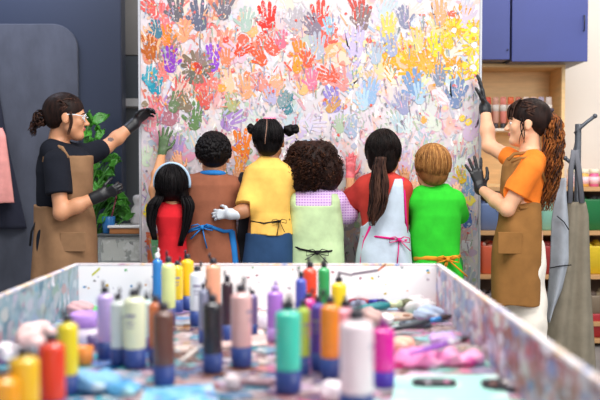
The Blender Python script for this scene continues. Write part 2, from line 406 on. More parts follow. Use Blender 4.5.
def ring(px, py, R, r, cols, n=11):
    up_()
    x, z = wpt(px, py)
    for i in range(n):
        a = 6.283*i/n+random.uniform(-.1, .1); q = random.uniform(.85, 1.15); stroke((x+R*.45*math.cos(a), z+R*.45*math.sin(a)), (x+R*q*math.cos(a), z+R*q*math.sin(a)), r, r*.9, vary(random.choice(cols)))
ring(197, 67, .085, .012, ['8a7466', '7a6a5c', '9a8478', '6f6a60'], 16)
for k in range(8): x, z = wpt(197+random.gauss(0, 3), 66+random.gauss(0, 3)); blob(x, z, .018, vary(random.choice(['d8502f', 'f08a3a', 'e8b04a', 'b04a4a'])))
up_(); x, z = wpt(200, 34); stroke((x, z), (x, z-.13), .003, .003, lin('5c5a66'))
x, z = wpt(195, 80); stroke((x, z), (x-.01, z-.1), .005, .004, lin('7a7a5c'))
for q in ((454, 30, 'f4cf2a'), (455, 68, 'f2a03a'), (473, 68, 'f2df3a'), (474, 30, 'e6e03a'), (474, 45, 'f3d43a')):
    ring(q[0], q[1], .06, .007, [q[2], q[2], 'f4b83a', 'f6e26a'], 12); x, z = wpt(q[0], q[1]); blob(x, z, .016, lin('f7f0ea'))
for q in ((452, 14, .02, 'ee5a34'), (369, 40, .018, 'e8564a'), (151, 211, .045, 'f0dc2a'), (151, 211, .018, 'f6f0b0'), (465, 66, .02, 'f2c22a'), (247, 74, .017, 'f07a4a'), (424, 120, .02, 'f2a04a'),
          (226, 40, .02, 'e5432c'), (243, 40, .03, 'ef5a40'), (470, 200, .03, 'f0e055'), (466, 245, .03, 'e9e3ee'), (222, 88, .024, 'f29b3a'), (468, 122, .02, 'f2d23a'), (462, 118, .018, 'f1c42f')):
    x, z = wpt(q[0], q[1]); blob(x, z, q[2], lin(q[3]))
for i in range(900):
    px, py = random.uniform(144, 476), random.uniform(8, 262); x, z = wpt(px, py); a = random.gauss(1.57, .5); l = random.uniform(.015, .05); q = random.uniform(.0015, .004)
    stroke((x, z), (x+l*math.cos(a), z+l*math.sin(a)), q, q*.7, vary(random.choice(pal(px, py)+['efe6ea'])))
# small framed square painted low on the left
for (p0, p1, p2, p3, c) in ((146, 232, 172, 266, 'c9623a'), (149, 236, 169, 262, 'd98a4a'), (151, 239, 167, 259, '6fbf86')):
    up_(); a = wpt(p0, p1); b = wpt(p2, p3); ppoly([(a[0], a[1]), (b[0], a[1]-.01), (b[0], b[1]), (a[0]+.01, b[1])], lin(c))
for i in range(1400):
    px, py = random.uniform(144, 476), random.uniform(-10, 255); x, z = wpt(px, py)
    if py < 12 and px > 225: continue
    blob(x, z, random.uniform(.003, .009), vary(random.choice(pal(px, py)+['f3eef0', '8f8a96', 'e86a5c'])), 7)
    if random.random() < .35: stroke((x, z), (x+random.gauss(0, .008), z-random.uniform(.015, .06)), .003, .002, vary(random.choice(['8f8c98', 'b0a4c0', 'c8949a', '9ab09a', 'a0aabf'])))
link('handprints', paint, paintattr('handprint_paint', 'c8bdc3', .57), board, False)

# ================================================================ RIGHT SIDE STORAGE
wood = plain('birch_wood', 'ecc48a', .5, var=.12, sc=5, stretch=(1, 1, 8)); wood2 = plain('oak_shelf', 'c79a68', .5, var=.15, sc=5, stretch=(1, 1, 8))
SY = 5.8
sx0 = P(470, 200, SY)[0]; sx1 = P(640, 200, SY)[0]
rack = thing('shelving_unit', 'pale wooden shelving unit of open bays packed with bins behind the woman in orange', 'shelves', (sx0, SY, 0))
lv = [P(500, y, SY)[2] for y in (187, 231, 275, 322)]+[.06]
D = .36
for z in lv: boxo('shelf', 0, sx1-sx0, 0, D, z-.03, z, wood2, rack, .003)
for q in (0, .62, sx1-sx0-.03): boxo('upright', q, q+.03, .004, D, 0, lv[0]-.03, plain('dark_upright', '8f6c48', .5), rack, .002)
boxo('back_panel', 0, sx1-sx0, D, D+.015, 0, lv[0], plain('rack_back', '6b5647', .7), rack, 0)
# hutch standing on it
hx0, hx1 = P(479, 100, SY)[0]-.03, P(566, 100, SY)[0]; hz0, hz1 = lv[0], P(520, 63, SY)[2]
hut = thing('wooden_display_box', 'open birch display box on top of the shelving, holding rows of paint tubes', 'shelf', (hx0, SY+.02, hz0))
hw, hh = hx1-hx0, hz1-hz0
for n_, a in (('side', (0, .025, 0, .3, 0, hh)), ('side', (hw-.025, hw, 0, .3, 0, hh)), ('top', (0.025, hw-.025, 0, .3, hh-.025, hh)), ('bottom', (.025, hw-.025, 0, .3, 0, .02)), ('back', (.025, hw-.025, .285, .3, .02, hh-.025))):
    boxo(n_, *a, wood, hut, .002)
zs = P(500, 128, SY)[2]-hz0
boxo('shelf', .025, hw-.025, 0.02, .285, zs-.018, zs, plain('white_shelf_edge', 'e9ddcf', .5), hut, .002)
# paint tubes: white tube standing on a coloured cap
tcols = ['e2a23a', 'e0503a', 'd8a08a', 'e88a7a', 'e86a3a', 'c9705a', 'f0d8c8', 'e8c0b0', 'b0a4b8', 'd8c8c0', '90a0b8', 'c8b0a0', 'e0d0c8', '8a98a0', 'caa050']
def tube_item(x, y, z, c, label):
    t = thing('paint_tube', label, 'paint tube', (x, y, z), 'paint tubes in the birch display box')
    b = MB(); b.lathe([(.014, .034), (.023, .042), (.024, .125), (.023, .16)], n=14)
    b.lathe([(.023, .16), (.021, .205), (.019, .22)], n=14, sy=.35); link('tube_body', b, plain('tube_'+c, c, .4), t)
    b = MB(); b.lathe([(.018, 0), (.019, .004), (.019, .032), (.014, .037)], n=14); link('cap', b, plain('tube_cap', '3a3436', .4), t)
    b = MB(); b.lathe([(.0246, .12), (.0246, .155), (.0238, .165)], n=14); link('label', b, plain('tube_label', 'efe4da', .5), t)
    return t
names = ['yellow', 'red', 'buff', 'salmon', 'orange', 'rust', 'cream', 'blush', 'lilac', 'pale grey', 'steel blue', 'tan', 'off white', 'slate', 'ochre']
x = hx0+.055
for i, c in enumerate(tcols):
    if x > hx1-.06: break
    tube_item(x, SY+.07, hz0+zs, c, '%s paint tube standing cap down in the birch box, %s from the left end' % (names[i], ['first', 'second', 'third', 'fourth', 'fifth', 'sixth', 'seventh', 'eighth', 'ninth', 'tenth', 'eleventh', 'twelfth', 'thirteenth', 'fourteenth', 'fifteenth'][i])); x += .053
# blue wall cabinets
blue = plain('blue_laminate', '303d80', .5, var=.08, sc=3); CY = 5.62
def cabinet(pa, pb, pz, label):
    xa, xb, z = P(pa, 30, CY)[0], P(pb, 30, CY)[0], P(520, pz, CY)[2]
    t = thing('wall_cabinet', label, 'cabinet', (xa, CY, z), 'blue wall cabinets')
    boxo('carcass', .003, xb-xa-.003, .02, 6.2-CY, 0, .75, plain('cab_side', '6f6a70', .5), t, .002)
    boxo('door', .0, xb-xa, 0, .019, -.004, .75, blue, t, .003)
    h = MB(); h.tube([(xb-xa-.03, -.001, .2), (xb-xa-.03, -.02, .2), (xb-xa-.03, -.02, .3), (xb-xa-.03, -.001, .3)], .004, 6) if pa > 480 else h.tube([(xb-xa-.015, -.001, .06), (xb-xa-.015, -.014, .06)], .005, 6)
    link('door_knob', h, plain('dark_steel', '3a3c42', .4, .8), t)
cabinet(470, 510, 59, 'blue wall cabinet at upper right, next to the edge of the painted board')
cabinet(512, 588, 61, 'wide blue wall cabinet at upper right, above the ponytail of the woman in orange')
# bins on the shelves
def bin_(pa, pb, lvl, h, c, label, kind='bin', fill=None, Y=SY+.03, d=.26):
    xa, xb = P(pa, 200, Y)[0], P(pb, 200, Y)[0]; z = lv[lvl]; w = xb-xa
    t = thing('storage_bin', label, 'bin', ((xa+xb)/2, Y+d/2, z+.0005), 'plastic bins on the shelving')
    b = MB(); s = .88
    def rr(f, zz, g=0): return [(x*f, y*f, zz) for x, y in rounded_rect(-w/2+g, w/2-g, -d/2+g, d/2-g, .03, 4)]
    L = [rr(s*.9, 0), rr(s, .006), rr(1, h-.01), rr(1.0, h), rr(.96, h), rr(s*.9, .02)]
    n = len(L[0]); v = [p for r in L for p in r]
    f = [(j*n+i, j*n+(i+1) % n, (j+1)*n+(i+1) % n, (j+1)*n+i) for j in range(len(L)-1) for i in range(n)]+[tuple(range(n-1, -1, -1)), tuple(range(5*n, 6*n))]
    b.add(v, f); link('tub', b, plain('binp_'+c, c, .3, spec=.5), t, True)
    b = MB(); b.lathe([(.001, -.004), (.022, -.003), (.022, 0.0), (.001, .001)], (w*.28, -d/2*.99-.004, h*.8), 14, R=((1, 0, 0), (0, 0, 1), (0, 1, 0)))
    link('round_tag', b, plain('tagw', 'ece6e2', .5), t)
    if fill:
        b = MB(); r2 = random.Random(int(pa*7+lvl))
        for k in range(26):
            c0 = (r2.uniform(-w*.36, w*.36), r2.uniform(-d*.36, d*.36), h+r2.uniform(-.03, .008)); q = r2.uniform(.015, .03)
            b.lathe([(q*.5, -q*.7), (q, -.2*q), (q*.9, q*.4), (q*.4, q*.8)], c0, 8, mi=r2.randrange(len(fill)), sx=r2.uniform(.8, 1.4))
        o = link('contents', b, [plain('fill_'+f_, f_, .6) for f_ in fill], t); o['kind'] = 'stuff'
bin_(479, 505, 1, .19, '6f86b4', 'slate blue bin on the second shelf, beside the edge of the painted board', fill=['5a6f9e', '8a7a68', 'c0b0a0'])
bin_(541, 562, 1, .2, '8fc9b4', 'mint green bin on the second shelf, just right of the long brown ponytail', fill=['9ad6c0', '5f8f80'])
bin_(583, 612, 1, .22, '1f7a44', 'dark green bin on the second shelf at the right edge', fill=['27402f', '1f5a38', '3a3a3a'])
bin_(481, 504, 2, .2, 'e0694a', 'orange red bin on the third shelf, left of the brown apron', fill=['e84a30', 'f0a080', 'b0504a', 'f2d0c0'])
bin_(541, 561, 2, .2, 'a83434', 'deep red bin on the third shelf, between brown apron and coat stand', fill=['d83a2a', '3a2a2a', '8a3030'])
bin_(587, 614, 2, .2, 'e6c628', 'yellow bin on the third shelf at the right edge', fill=['f0d840', 'd8b020'])
bin_(481, 504, 3, .17, '5a5560', 'dark grey bin on the fourth shelf, left of the brown apron', fill=['7a7a88', '3a3a40', 'a09aa0'])
bin_(541, 562, 3, .19, '7a4a34', 'brown bin on the fourth shelf, between white trousers and grey apron', fill=['a8683a', '5a3a2a', '8a5040'])
bin_(589, 614, 3, .18, '8a7a66', 'taupe bin on the fourth shelf at the right edge', fill=['6a5a50', 'a8987a'])
bin_(538, 562, 4, .16, '2e2a2e', 'black bin on the bottom shelf, behind the lower coat stand', fill=['3a3438', '5a4a44'])
bin_(588, 614, 4, .17, 'b8323c', 'crimson bin on the bottom shelf at the right edge', fill=['d84048', '8a2a30'])
# small labelled jars on the top board, right
for i, (px, c, nm) in enumerate(((572, 'e8d8dc', 'whitish'), (584, 'e6b45a', 'amber'), (594, 'e0689a', 'pink'), (604, 'b8c86a', 'lime'))):
    p = P(px, 180, SY+.1); t = thing('paint_jar', '%s jar standing on the shelving top at the right edge' % nm, 'jar', (p[0], SY+.1, lv[0]+.0005), 'jars on top of the shelving')
    b = MB(); b.lathe([(.03, 0), (.034, .004), (.034, .085), (.028, .095)], n=18); link('jar_body', b, plain('jar_'+c, c, .3), t)
    b = MB(); b.lathe([(.03, .095), (.032, .098), (.032, .12), (.029, .124)], n=18); link('lid', b, plain('jarlid', 'f0e8d0', .4), t)
    b = MB(); b.lathe([(.0345, .02), (.0345, .07)], n=18); link('label', b, plain('jarlabel', 'f4e9a8' if i % 2 else 'f6d0d8', .6), t)

# ================================================================ COAT STAND AND APRONS
steel = plain('grey_steel', '5c6068', .4, .7)
st = thing('coat_stand', 'dark metal coat stand with angled hooks on the right, draped with aprons', 'coat stand', tuple(P(575, 395, 4.75)*np.array([1, 1, 0])))
sb = np.array(st.location)
b = MB(); b.tube([(0, 0, .02), (0, 0, P(575, 124, 4.75)[2])], [.018, .018], 12); b.tube([(0, 0, .9), (0, 0, 1.05)], .024, 12); link('pole', b, steel, st)
b = MB(); b.lathe([(.2, 0), (.2, .012), (.03, .03), (.02, .05)], n=32); link('base', b, steel, st)
def hook(pts, r=.011):
    b = MB(); b.tube([np.array(P(x, y, Y))-sb for x, y, Y in pts], r, 8); e = np.array(P(*pts[-1]))-sb
    b.lathe([(.004, -.013), (.012, -.008), (.014, 0), (.012, .008), (.004, .013)], e, 10); link('hook', b, steel, st)
hook([(575, 134, 4.75), (580, 128, 4.74), (587, 122, 4.73), (595, 116, 4.72)]); hook([(575, 168, 4.75), (570, 162, 4.72), (565, 158, 4.7)])
hook([(575, 150, 4.75), (576, 146, 4.84), (577, 140, 4.9)])
def cloth(name, rows, m, parent, base, nx=28, foldn=3, amp=.012, thick=.004, lab=None):
    """rows: (py, xl, xr, Y); a hanging cloth with soft folds, as a mesh with real thickness"""
    rows = np.array(rows, float); R = 40; t = np.linspace(rows[0, 0], rows[-1, 0], R); v = []
    for py in t:
        xl, xr, Y = (np.interp(py, rows[:, 0], rows[:, i]) for i in (1, 2, 3)); g = (py-t[0])/(t[-1]-t[0])
        for j in range(nx+1):
            u = j/nx; p = P(xl+(xr-xl)*u, py, Y); p[1] += amp*(.4+g)*math.sin(2*math.pi*foldn*u+2.2*g)+.025*abs(2*u-1)**2; v.append(p)
    f = [(i*(nx+1)+j, (i+1)*(nx+1)+j, (i+1)*(nx+1)+j+1, i*(nx+1)+j+1) for i in range(R-1) for j in range(nx)]
    o = link(name, MB().add(v, f), m, parent, True, 0, lab, base)
    s = o.modifiers.new('solid', 'SOLIDIFY'); s.thickness = thick; s.offset = 0
    return o
ab = P(575, 395, 4.66)*np.array([1, 1, 0])
ap = thing('hanging_apron', 'long taupe apron hanging from the metal coat stand at right', 'apron', tuple(ab))
cloth('apron_cloth', [(202, 566, 587, 4.69), (215, 562, 590, 4.68), (240, 560, 591, 4.66), (290, 554, 593, 4.64), (325, 548, 596, 4.62), (385, 541, 600, 4.62)], fabric('taupe_canvas', '8a8272'), ap, ab, foldn=2, amp=.02)
b = MB()
for s in (-1, 1): b.tube([P(575+s*1, 150, 4.71), P(575+s*4, 170, 4.70), P(576+s*6, 203, 4.69)], .016, 6, flat=.25, up=(0, 1, 0))
link('neck_strap', b, fabric('strap_grey', '70727a'), ap, origin=ab)
ab = P(560, 330, 4.60)*np.array([1, 1, 0])
ap = thing('hanging_apron', 'pale grey apron with black tie, in front of the taupe apron on the stand', 'apron', tuple(ab))
cloth('apron_cloth', [(178, 563, 567, 4.68), (200, 556, 568, 4.66), (222, 553, 570, 4.64), (262, 552, 571, 4.61), (290, 550, 564, 4.60), (322, 547, 551, 4.60)], fabric('pale_grey_canvas', 'a9b0ba'), ap, ab, nx=18, foldn=1, amp=.012)
b = MB(); b.tube([P(550, 268, 4.595), P(560, 266, 4.59), P(571, 265, 4.6)], .009, 6, flat=.3, up=(0, 0, 1)); b.tube([P(557, 216, 4.62), P(564, 222, 4.615), P(569, 230, 4.61)], .007, 6, flat=.3); link('tie', b, fabric('black_tape', '1c1c20'), ap, origin=ab)

# ================================================================ LEFT SIDE THINGS
ab = P(0, 200, 5.1)*np.array([1, 1, 0]); ab[2] = .9
ap = thing('hanging_towel', 'salmon pink cloth hanging by the dark partition at the left edge', 'cloth', tuple(ab))
cloth('towel_cloth', [(128, -14, 1, 5.16), (135, -22, 4, 5.15), (203, -24, 12, 5.13)], fabric('salmon_cloth', 'f0a29c'), ap, ab, nx=20, foldn=2, amp=.012)
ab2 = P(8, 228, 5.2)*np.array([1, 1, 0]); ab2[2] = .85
ap = thing('shadow_sheet', 'dark navy sheet standing in for the shadow on the partition behind the salmon cloth', 'shadow', tuple(ab2))
cloth('shadow_cloth', [(78, -20, -5, 5.24), (150, -24, 7, 5.23), (229, -20, 25, 5.22)], fabric('shadow_navy', '2a2c3a'), ap, ab2, nx=20, foldn=2, amp=.01)  # dark sheet cut to the slanting shadow beside the salmon cloth
b = MB(); q0 = P(-12, 76, 5.2); b.tube([q0+[0, .07, 0], q0+[0, .01, 0], q0+[0, -.04, .01], q0+[0, -.06, .05]], .009, 8)
b.lathe([(.03, 0), (.03, .008)], q0+[0, .075, 0], 14, R=((1, 0, 0), (0, 0, 1), (0, 1, 0)))
props(link('wall_hook', b, steel, None, origin=q0), 'small metal hook on the dark partition above the dark shadow sheet', 'hook')
# crate of paint stained sheets and things on it
kx0, kx1 = P(99, 240, 4.95)[0], P(146, 240, 4.95)[0]; kz0, kz1 = .42, P(120, 236, 4.95)[2]
tab = thing('low_cabinet', 'white low cabinet behind the woman in black, left of the painted board', 'cabinet', ((kx0+kx1)/2, 5.08, 0)); w2 = (kx1-kx0)/2
zc = P(120, 263, 4.9)[2]
boxo('carcass', -w2, w2, -.16, .16, 0, zc, plain('white_mel', 'e4e4e2', .5), tab, .004); boxo('door', -w2+.01, w2-.01, -.172, -.161, .05, zc-.02, plain('white_mel', 'e4e4e2', .5), tab, .003)
cr = thing('clear_crate', 'clear plastic crate with white and green scribbled sheets, left of the painted board', 'crate', ((kx0+kx1)/2, 5.05, zc+.001))
sheet = splat('scribbled_sheets', 'c9cdc6', [('5e6a62', 22, .58, .03, (1, 1, .5)), ('8fae92', 12, .6, .05, None), ('eceeee', 16, .56, .03, None), ('3a4244', 30, .66, .03, (.6, 1, 1))], .35)
hcr = kz1-zc
boxo('sheets', -w2+.012, w2-.012, -.11, .1, .006, hcr-.02, sheet, cr, .006)
glass = plain('clear_plastic', 'e8eeee', .1, trans=.0, alpha=.22)
b = MB(); b.box(-w2, w2, -.13, .12, 0, .004); b.box(-w2, w2, -.13, -.126, .004, hcr); b.box(-w2, w2, .116, .12, .004, hcr); b.box(-w2, -w2+.004, -.126, .116, .004, hcr); b.box(w2-.004, w2, -.126, .116, .004, hcr)
link('clear_wall', b, glass, cr, False)
b = MB(); b.box(-w2-.006, w2+.006, -.137, .127, hcr, hcr+.012); link('lid', b, plain('lid_dark', '555a5c', .5), cr, False, .003)
z3 = zc+hcr+.0135
tr = thing('wooden_tray', 'orange wooden tray with white rim lying on the clear crate', 'tray', (P(127, 230, 5.0)[0], 5.03, z3))
b = MB(); b.box(-.09, .09, -.1, .1, 0, .035); link('tray_body', b, plain('orange_wood', 'b87a4a', .5, var=.1), tr, False, .004)
b = MB(); b.box(-.1, .1, -.11, .11, .035, .05); link('rim', b, plain('white_mel', 'e4e4e2', .5), tr, False, .004)
jx = P(113, 222, 4.98)
bo = thing('blue_cup', 'bright blue paint cup with a brush on the clear crate', 'cup', (jx[0]-.03, 4.99, z3))
b = MB(); b.lathe([(.03, 0), (.032, .004), (.042, .1), (.04, .102), (.031, .01), (.001, .008)], n=20); link('cup_body', b, plain('cup_blue', '2b6fb0', .35), bo)
b = MB(); b.tube([(.0, 0, .02), (.045, .0, .2)], [.004, .005], 6); b.tube([(.045, 0, .2), (.05, 0, .23)], [.008, .003], 6); link('brush', b, plain('brush_red', '7c3440', .5), bo)
pp = P(140, 210, 5.02)
vs = thing('white_figurine', 'rounded white plaster vessel standing on the tray beside the board', 'vase', (pp[0]-.02, 5.05, z3+.05))
b = MB(); b.lathe([(.03, 0), (.045, .015), (.05, .06), (.035, .1), (.02, .12), (.03, .15), (.028, .17), (.01, .18)], n=20); link('vessel_body', b, plain('plaster', 'dcd8dc', .6), vs)
# tall potted plant with big glossy leaves
pb = P(100, 300, 5.12); pl = thing('potted_plant', 'tall bright green leafy plant behind the woman in black', 'plant', (pb[0], 5.12, 0))
pl.location.y = 4.86+.2; plb = np.array(pl.location)
pl.location.x = plb[0] = kx0-.17
b = MB(); b.lathe([(.1, 0), (.13, .02), (.15, .3), (.155, .31), (.14, .31), (.13, .27), (.001, .27)], n=28); link('pot', b, plain('pot_dark', '3b3f45', .6), pl)
b = MB(); r3 = random.Random(3); leafm = plain('leaf_green', '44902a', .4, var=.25, sc=6, spec=.5); lf = MB()
targets = [(93, 122, 11), (97, 138, 8), (90, 150, 9), (102, 158, 9), (94, 166, 10), (108, 172, 8), (100, 180, 10), (92, 186, 9), (112, 188, 8), (103, 196, 10), (116, 203, 9), (96, 206, 9), (108, 212, 10), (120, 212, 9), (99, 222, 8), (88, 200, 9),
           (90, 132, 9), (104, 148, 7), (87, 175, 8), (112, 160, 6), (118, 195, 7), (86, 215, 9), (105, 204, 8), (122, 205, 7), (95, 195, 9)]
targets += [(px+r3.uniform(-7, 7), py+r3.uniform(-7, 7), sz*.8) for px, py, sz in targets for _ in (0, 1)]
for i, (px, py, sz) in enumerate(targets):
    Y = plb[1]-.02+r3.uniform(-.07, .12); t = P(px, py, Y)-plb; s0 = np.array([r3.uniform(-.03, .03), r3.uniform(-.03, .03), .27])
    mid = s0*.4+t*.6; mid[2] = max(mid[2], t[2]-.12); mid[:2] = s0[:2]*.75+t[:2]*.25
    path = [(1-u)**2*s0+2*u*(1-u)*mid+u*u*t for u in np.linspace(0, 1, 8)]; b.tube(path, .005, 5)
    L = sz*.0061*1.25; d = unit([t[0]*1.5+r3.uniform(-.3, .3), r3.uniform(-.6, .1), r3.uniform(-.35, .6)]); sd = unit(np.cross(d, [0, -1, .3])); nn = np.cross(sd, d); v = []; N = 9
    for k in range(N):
        u = k/(N-1); wd = L*.42*math.sin(math.pi*min(1, u*1.02)**.75)+.001
        for q in (-1, -.5, 0, .5, 1): v.append(t+d*L*(u-.1)*1.5+sd*wd*q+nn*(abs(q)*wd*.28+.012*math.sin(u*9+q*4)-.2*L*u*u))
    lf.add(v, [(k*5+j, k*5+j+1, (k+1)*5+j+1, (k+1)*5+j) for k in range(N-1) for j in range(4)])
link('stem', b, plain('stem_green', '3f7a30', .5), pl)
o = link('foliage', lf, leafm, pl); s = o.modifiers.new('solid', 'SOLIDIFY'); s.thickness = .0015

# ================================================================ PEOPLE
def frame(f, up=(0, 0, 1)):
    f = unit(f); r = unit(np.cross(f, up)); u = np.cross(r, f); return np.stack([r, f, u], 1)   # columns right, forward, up
def head_prims(c, f, H, up=(0, 0, 1), female=False):
    R = frame(f, up); T = lambda x, y, z: np.array(c)+R @ (np.array([x, y, z])*H)
    p = [Ell(T(0, -.07, .12), np.array([.335, .41, .375])*H, R, k=.01),
         Ell(T(0, .12, -.1), np.array([.27, .27, .36])*H, R, k=.12*H),
         Ell(T(0, .29, -.39), np.array([.12, .11, .1])*H, R, k=.1*H),
         Cap(T(-.2, .08, -.27), T(0, .25, -.4), .07*H, .07*H, k=.1*H), Cap(T(.2, .08, -.27), T(0, .2, -.4), .07*H, .07*H, k=.1*H),
         Cap(T(0, .37, .02), T(0, .46, -.12), .022*H, .045*H, k=.05*H),
         Cap(T(-.045, .42, -.135), T(.045, .42, -.135), .03*H, k=.02*H),
         Cap(T(-.15, .33, .07), T(.15, .33, .07), .045*H, k=.06*H),
         Ell(T(0, .385, -.225), np.array([.085, .04, .022])*H, R, k=.015*H), Ell(T(0, .375, -.262), np.array([.075, .045, .026])*H, R, k=.015*H),
         Ell(T(-.16, .27, -.1), np.array([.09, .08, .1])*H, R, k=.06*H), Ell(T(.16, .27, -.1), np.array([.09, .08, .1])*H, R, k=.06*H)]
    for s in (-1, 1):
        p += [Ell(T(s*.335, -.02, -.05), np.array([.03, .075, .125])*H, R, k=.012), Ell(T(s*.32, .0, -.12), np.array([.03, .04, .05])*H, R, k=.01)]
    sub = [Ell(T(s*.135, .385, .0), np.array([.075, .05, .035])*H, R) for s in (-1, 1)]
    return p, sub, T, R
def face_parts(root, base, T, R, H, brow, iris='2a1c16'):
    for s in (-1, 1):
        b = MB(); b.lathe([(.001, -.055*H), (.03*H, -.045*H), (.05*H, -.02*H), (.056*H, 0), (.05*H, .02*H), (.03*H, .045*H), (.001, .055*H)], T(s*.135, .325, 0), 16)
        e = link('eye', b, plain('eye_white', 'ece8e4', .25), root, origin=base)
        b = MB(); cc = T(s*.135, .325, 0)+R @ np.array([0, .052*H, 0]); b.lathe([(.022*H, -.003*H), (.024*H, .002*H), (.001, .006*H)], (0, 0, 0), 14, R=R @ np.array([[1, 0, 0], [0, 0, 1], [0, -1, 0]])); b.v = [tuple(np.array(v)+cc) for v in b.v]
        o = link('iris', b, plain('iris_dark', iris, .2), e, origin=base)
        b = MB(); b.tube([T(s*x, y, z) for x, y, z in ((.06, .385, .085), (.12, .385, .105), (.19, .35, .09), (.22, .315, .07))], [.012*H, .016*H, .014*H, .006*H], 6); link('eyebrow', b, brow, root, origin=base)
def hand_prims(w, d, n, t, L, spread=.1, curl=.15, k=.004, splay=0, thumb=.75):
    """wrist, finger direction, direction the palm faces, direction of the thumb side"""
    w, d, n = np.array(w, float), unit(d), unit(n); t = unit(np.array(t)-d*np.dot(t, d)); n = unit(n-d*np.dot(n, d)-t*np.dot(n, t)); p = []
    for off, ln, fa, r in ((.135, .4, 1.6, .047), (.045, .45, .5, .05), (-.045, .42, -.5, .047), (-.13, .33, -1.6, .042)):
        kn = w+d*L*(.52 if abs(off) < .1 else .48)+t*off*L
        p.append(Cap(w+t*off*.5*L+d*.03*L, kn, .075*L, .062*L, k=.03*L+.004))
        dr = unit(d+t*(fa*spread)); a = kn; q = 0
        for seg, dc in ((.45, .6), (.3, 1), (.25, .9)):
            q += curl*dc; b = a+(dr*math.cos(q)+n*math.sin(q))*ln*L*seg; p.append(Cap(a, b, r*L, r*.9*L, k=k if seg != .45 else .006)); a = b
    a = w+d*.12*L+t*.1*L; b = a+(t*thumb+d*.6+n*.25)*.22*L; c = b+unit(t*thumb*.6+d+n*.3*(1+curl*2))*.19*L; e = c+unit(t*thumb*.25+d+n*.3*(1+curl*3))*.15*L
    return p+[Cap(a, b, .07*L, .058*L, k=.03*L), Cap(b, c, .055*L, .05*L, k=.006), Cap(c, e, .05*L, .042*L, k=.004)]
def arm_prims(sh, el, wr, s=1):
    return [Cap(sh, el, .046*s, .036*s, k=.03), Cap(el, np.array(el)*.6+np.array(wr)*.4, .037*s, .038*s, k=.02), Cap(np.array(el)*.6+np.array(wr)*.4, wr, .038*s, .025*s, k=.02)]
def legs(hl, hr, s=1, lean=0):
    out = []
    for h in (hl, hr):
        h = np.array(h, float); kn = np.array([h[0], h[1]+lean, h[2]*.52]); an = np.array([h[0], h[1]-.01, .085])
        out.append((h, kn, an))
    return out
def stations(rows, Y, hd, k=1):
    """rows (py, xl, xr[, depth half width]) -> loft stations"""
    r = []
    for q in rows:
        a, b = P(q[1], q[0], Y), P(q[2], q[0], Y); r.append((a[2], (a[0]+b[0])/2, Y+(q[4] if len(q) > 4 else 0), (b[0]-a[0])/2*k, q[3] if len(q) > 3 else hd))
    return r
def shrink(st, d): return [(z, x, y, max(.02, a-d), max(.02, b-d)) for z, x, y, a, b in st]
pants_noise = fold(.004, 30, 12, 1)
def lower(root, base, hips, pants, shoe, r=.075, fdir=(0, 1, 0), flare=.72):
    hl, hr = hips; L = legs(hl, hr); pr = [Ell((np.array(hl)+hr)/2, [abs(hr[0]-hl[0])/2+r*.92, abs(hr[1]-hl[1])/2+r, r*1.2], k=.03)]
    for h, kn, an in L: pr += [Cap(h, kn, r, r*flare, k=.03), Cap(kn, an+[0, 0, .03], r*flare, r*(flare-.15), k=.02)]
    sobj('trousers', pr, pants, root, base, h=.009, disp=pants_noise)
    f = unit(fdir); body = []
    for h, kn, an in L:
        a = an*[1, 1, 0]+[0, 0, .035]-f*.04; b = an*[1, 1, 0]+[0, 0, .03]+f*.11
        body += [Cap(h+[0, 0, .06], kn, r*.8, r*.55), Cap(kn, an+[0, 0, .05], r*.55, .032), Cap(an, an+[0, 0, .05], .032), Cap(an, b, .03, .022)]
        sobj('shoe', [Cap(a, b, .04, .036, k=.02), Cap(an*[1, 1, 0]+[0, 0, .05]-f*.02, an+[0, 0, -.01], .04, .038, k=.03)], shoe, root, base, h=.006, cuts=[lambda X, Y, Z: .001-Z])
    return body, L
def skinm(name, c): return plain(name, c, .5, sss=.08, var=.05, sc=12)
lipm = plain('lip', 'b8625a', .4)

def tubes(root, base, name, paths, mats, r=.004, n=5, taper=True, pick=None):
    b = MB()
    for i, p in enumerate(paths):
        N = len(p); rr = r*(1-np.linspace(0, 1, N)**2*.75) if taper else r
        b.tube(p, rr, n, mi=(pick(i) if pick else i % len(mats)))
    return link(name, b, mats, root, origin=base)
def on_ell(c, r, R, az, el):
    d = np.array([math.sin(az)*math.cos(el), math.cos(az)*math.cos(el), math.sin(el)]); return np.array(c)+R @ (d*np.array(r))
def combed(T, R, H, az0, az1, n, top, bottom, whorl=(0, -.1, .12), rad=(.385, .46, .425), seed=1, jit=.02, fr=None, sweep=0):
    """strands running down from the crown over the skull; bottom(az) gives where each ends"""
    r = random.Random(seed); out = []
    for i in range(n):
        az = math.radians(r.uniform(az0, az1)); e1 = math.radians(bottom(math.degrees(az))+r.uniform(-7, 7)); e0 = math.radians(top+r.uniform(-8, 5)); p = []; g = 1+r.uniform(-.01, .05)
        for k in range(9):
            u = k/8; el = e0+(e1-e0)*u; a = az+sweep*u
            q = on_ell((0, 0, 0), np.array(rad)*H*g, np.eye(3), a+r.uniform(-1, 1)*jit, el); p.append(T(*whorl)+R @ q)
        out.append(np.array(p))
    return out
def bow(root, base, c, m, name='bow', s=1, r=.006, tails=((-.02, -.07), (.03, -.06)), lift=0):
    c = np.array(c); b = MB()
    for sg in (-1, 1): b.tube([c, c+[sg*.02*s, -.01, .014*s], c+[sg*.045*s, -.012, .008*s], c+[sg*.045*s, -.012, -.012*s], c+[sg*.02*s, -.008, -.008*s], c], r, 6, flat=.5)
    for dx, dz in tails: b.tube([c, c+[dx*.5*s, -.012, dz*.5*s], c+[dx*s, -.006, dz*s]], r, 6, flat=.5)
    b.tube([c+[-.008, -.01, 0], c+[.008, -.01, 0]], .01*s, 6)
    return link(name, b, m, root, origin=base)
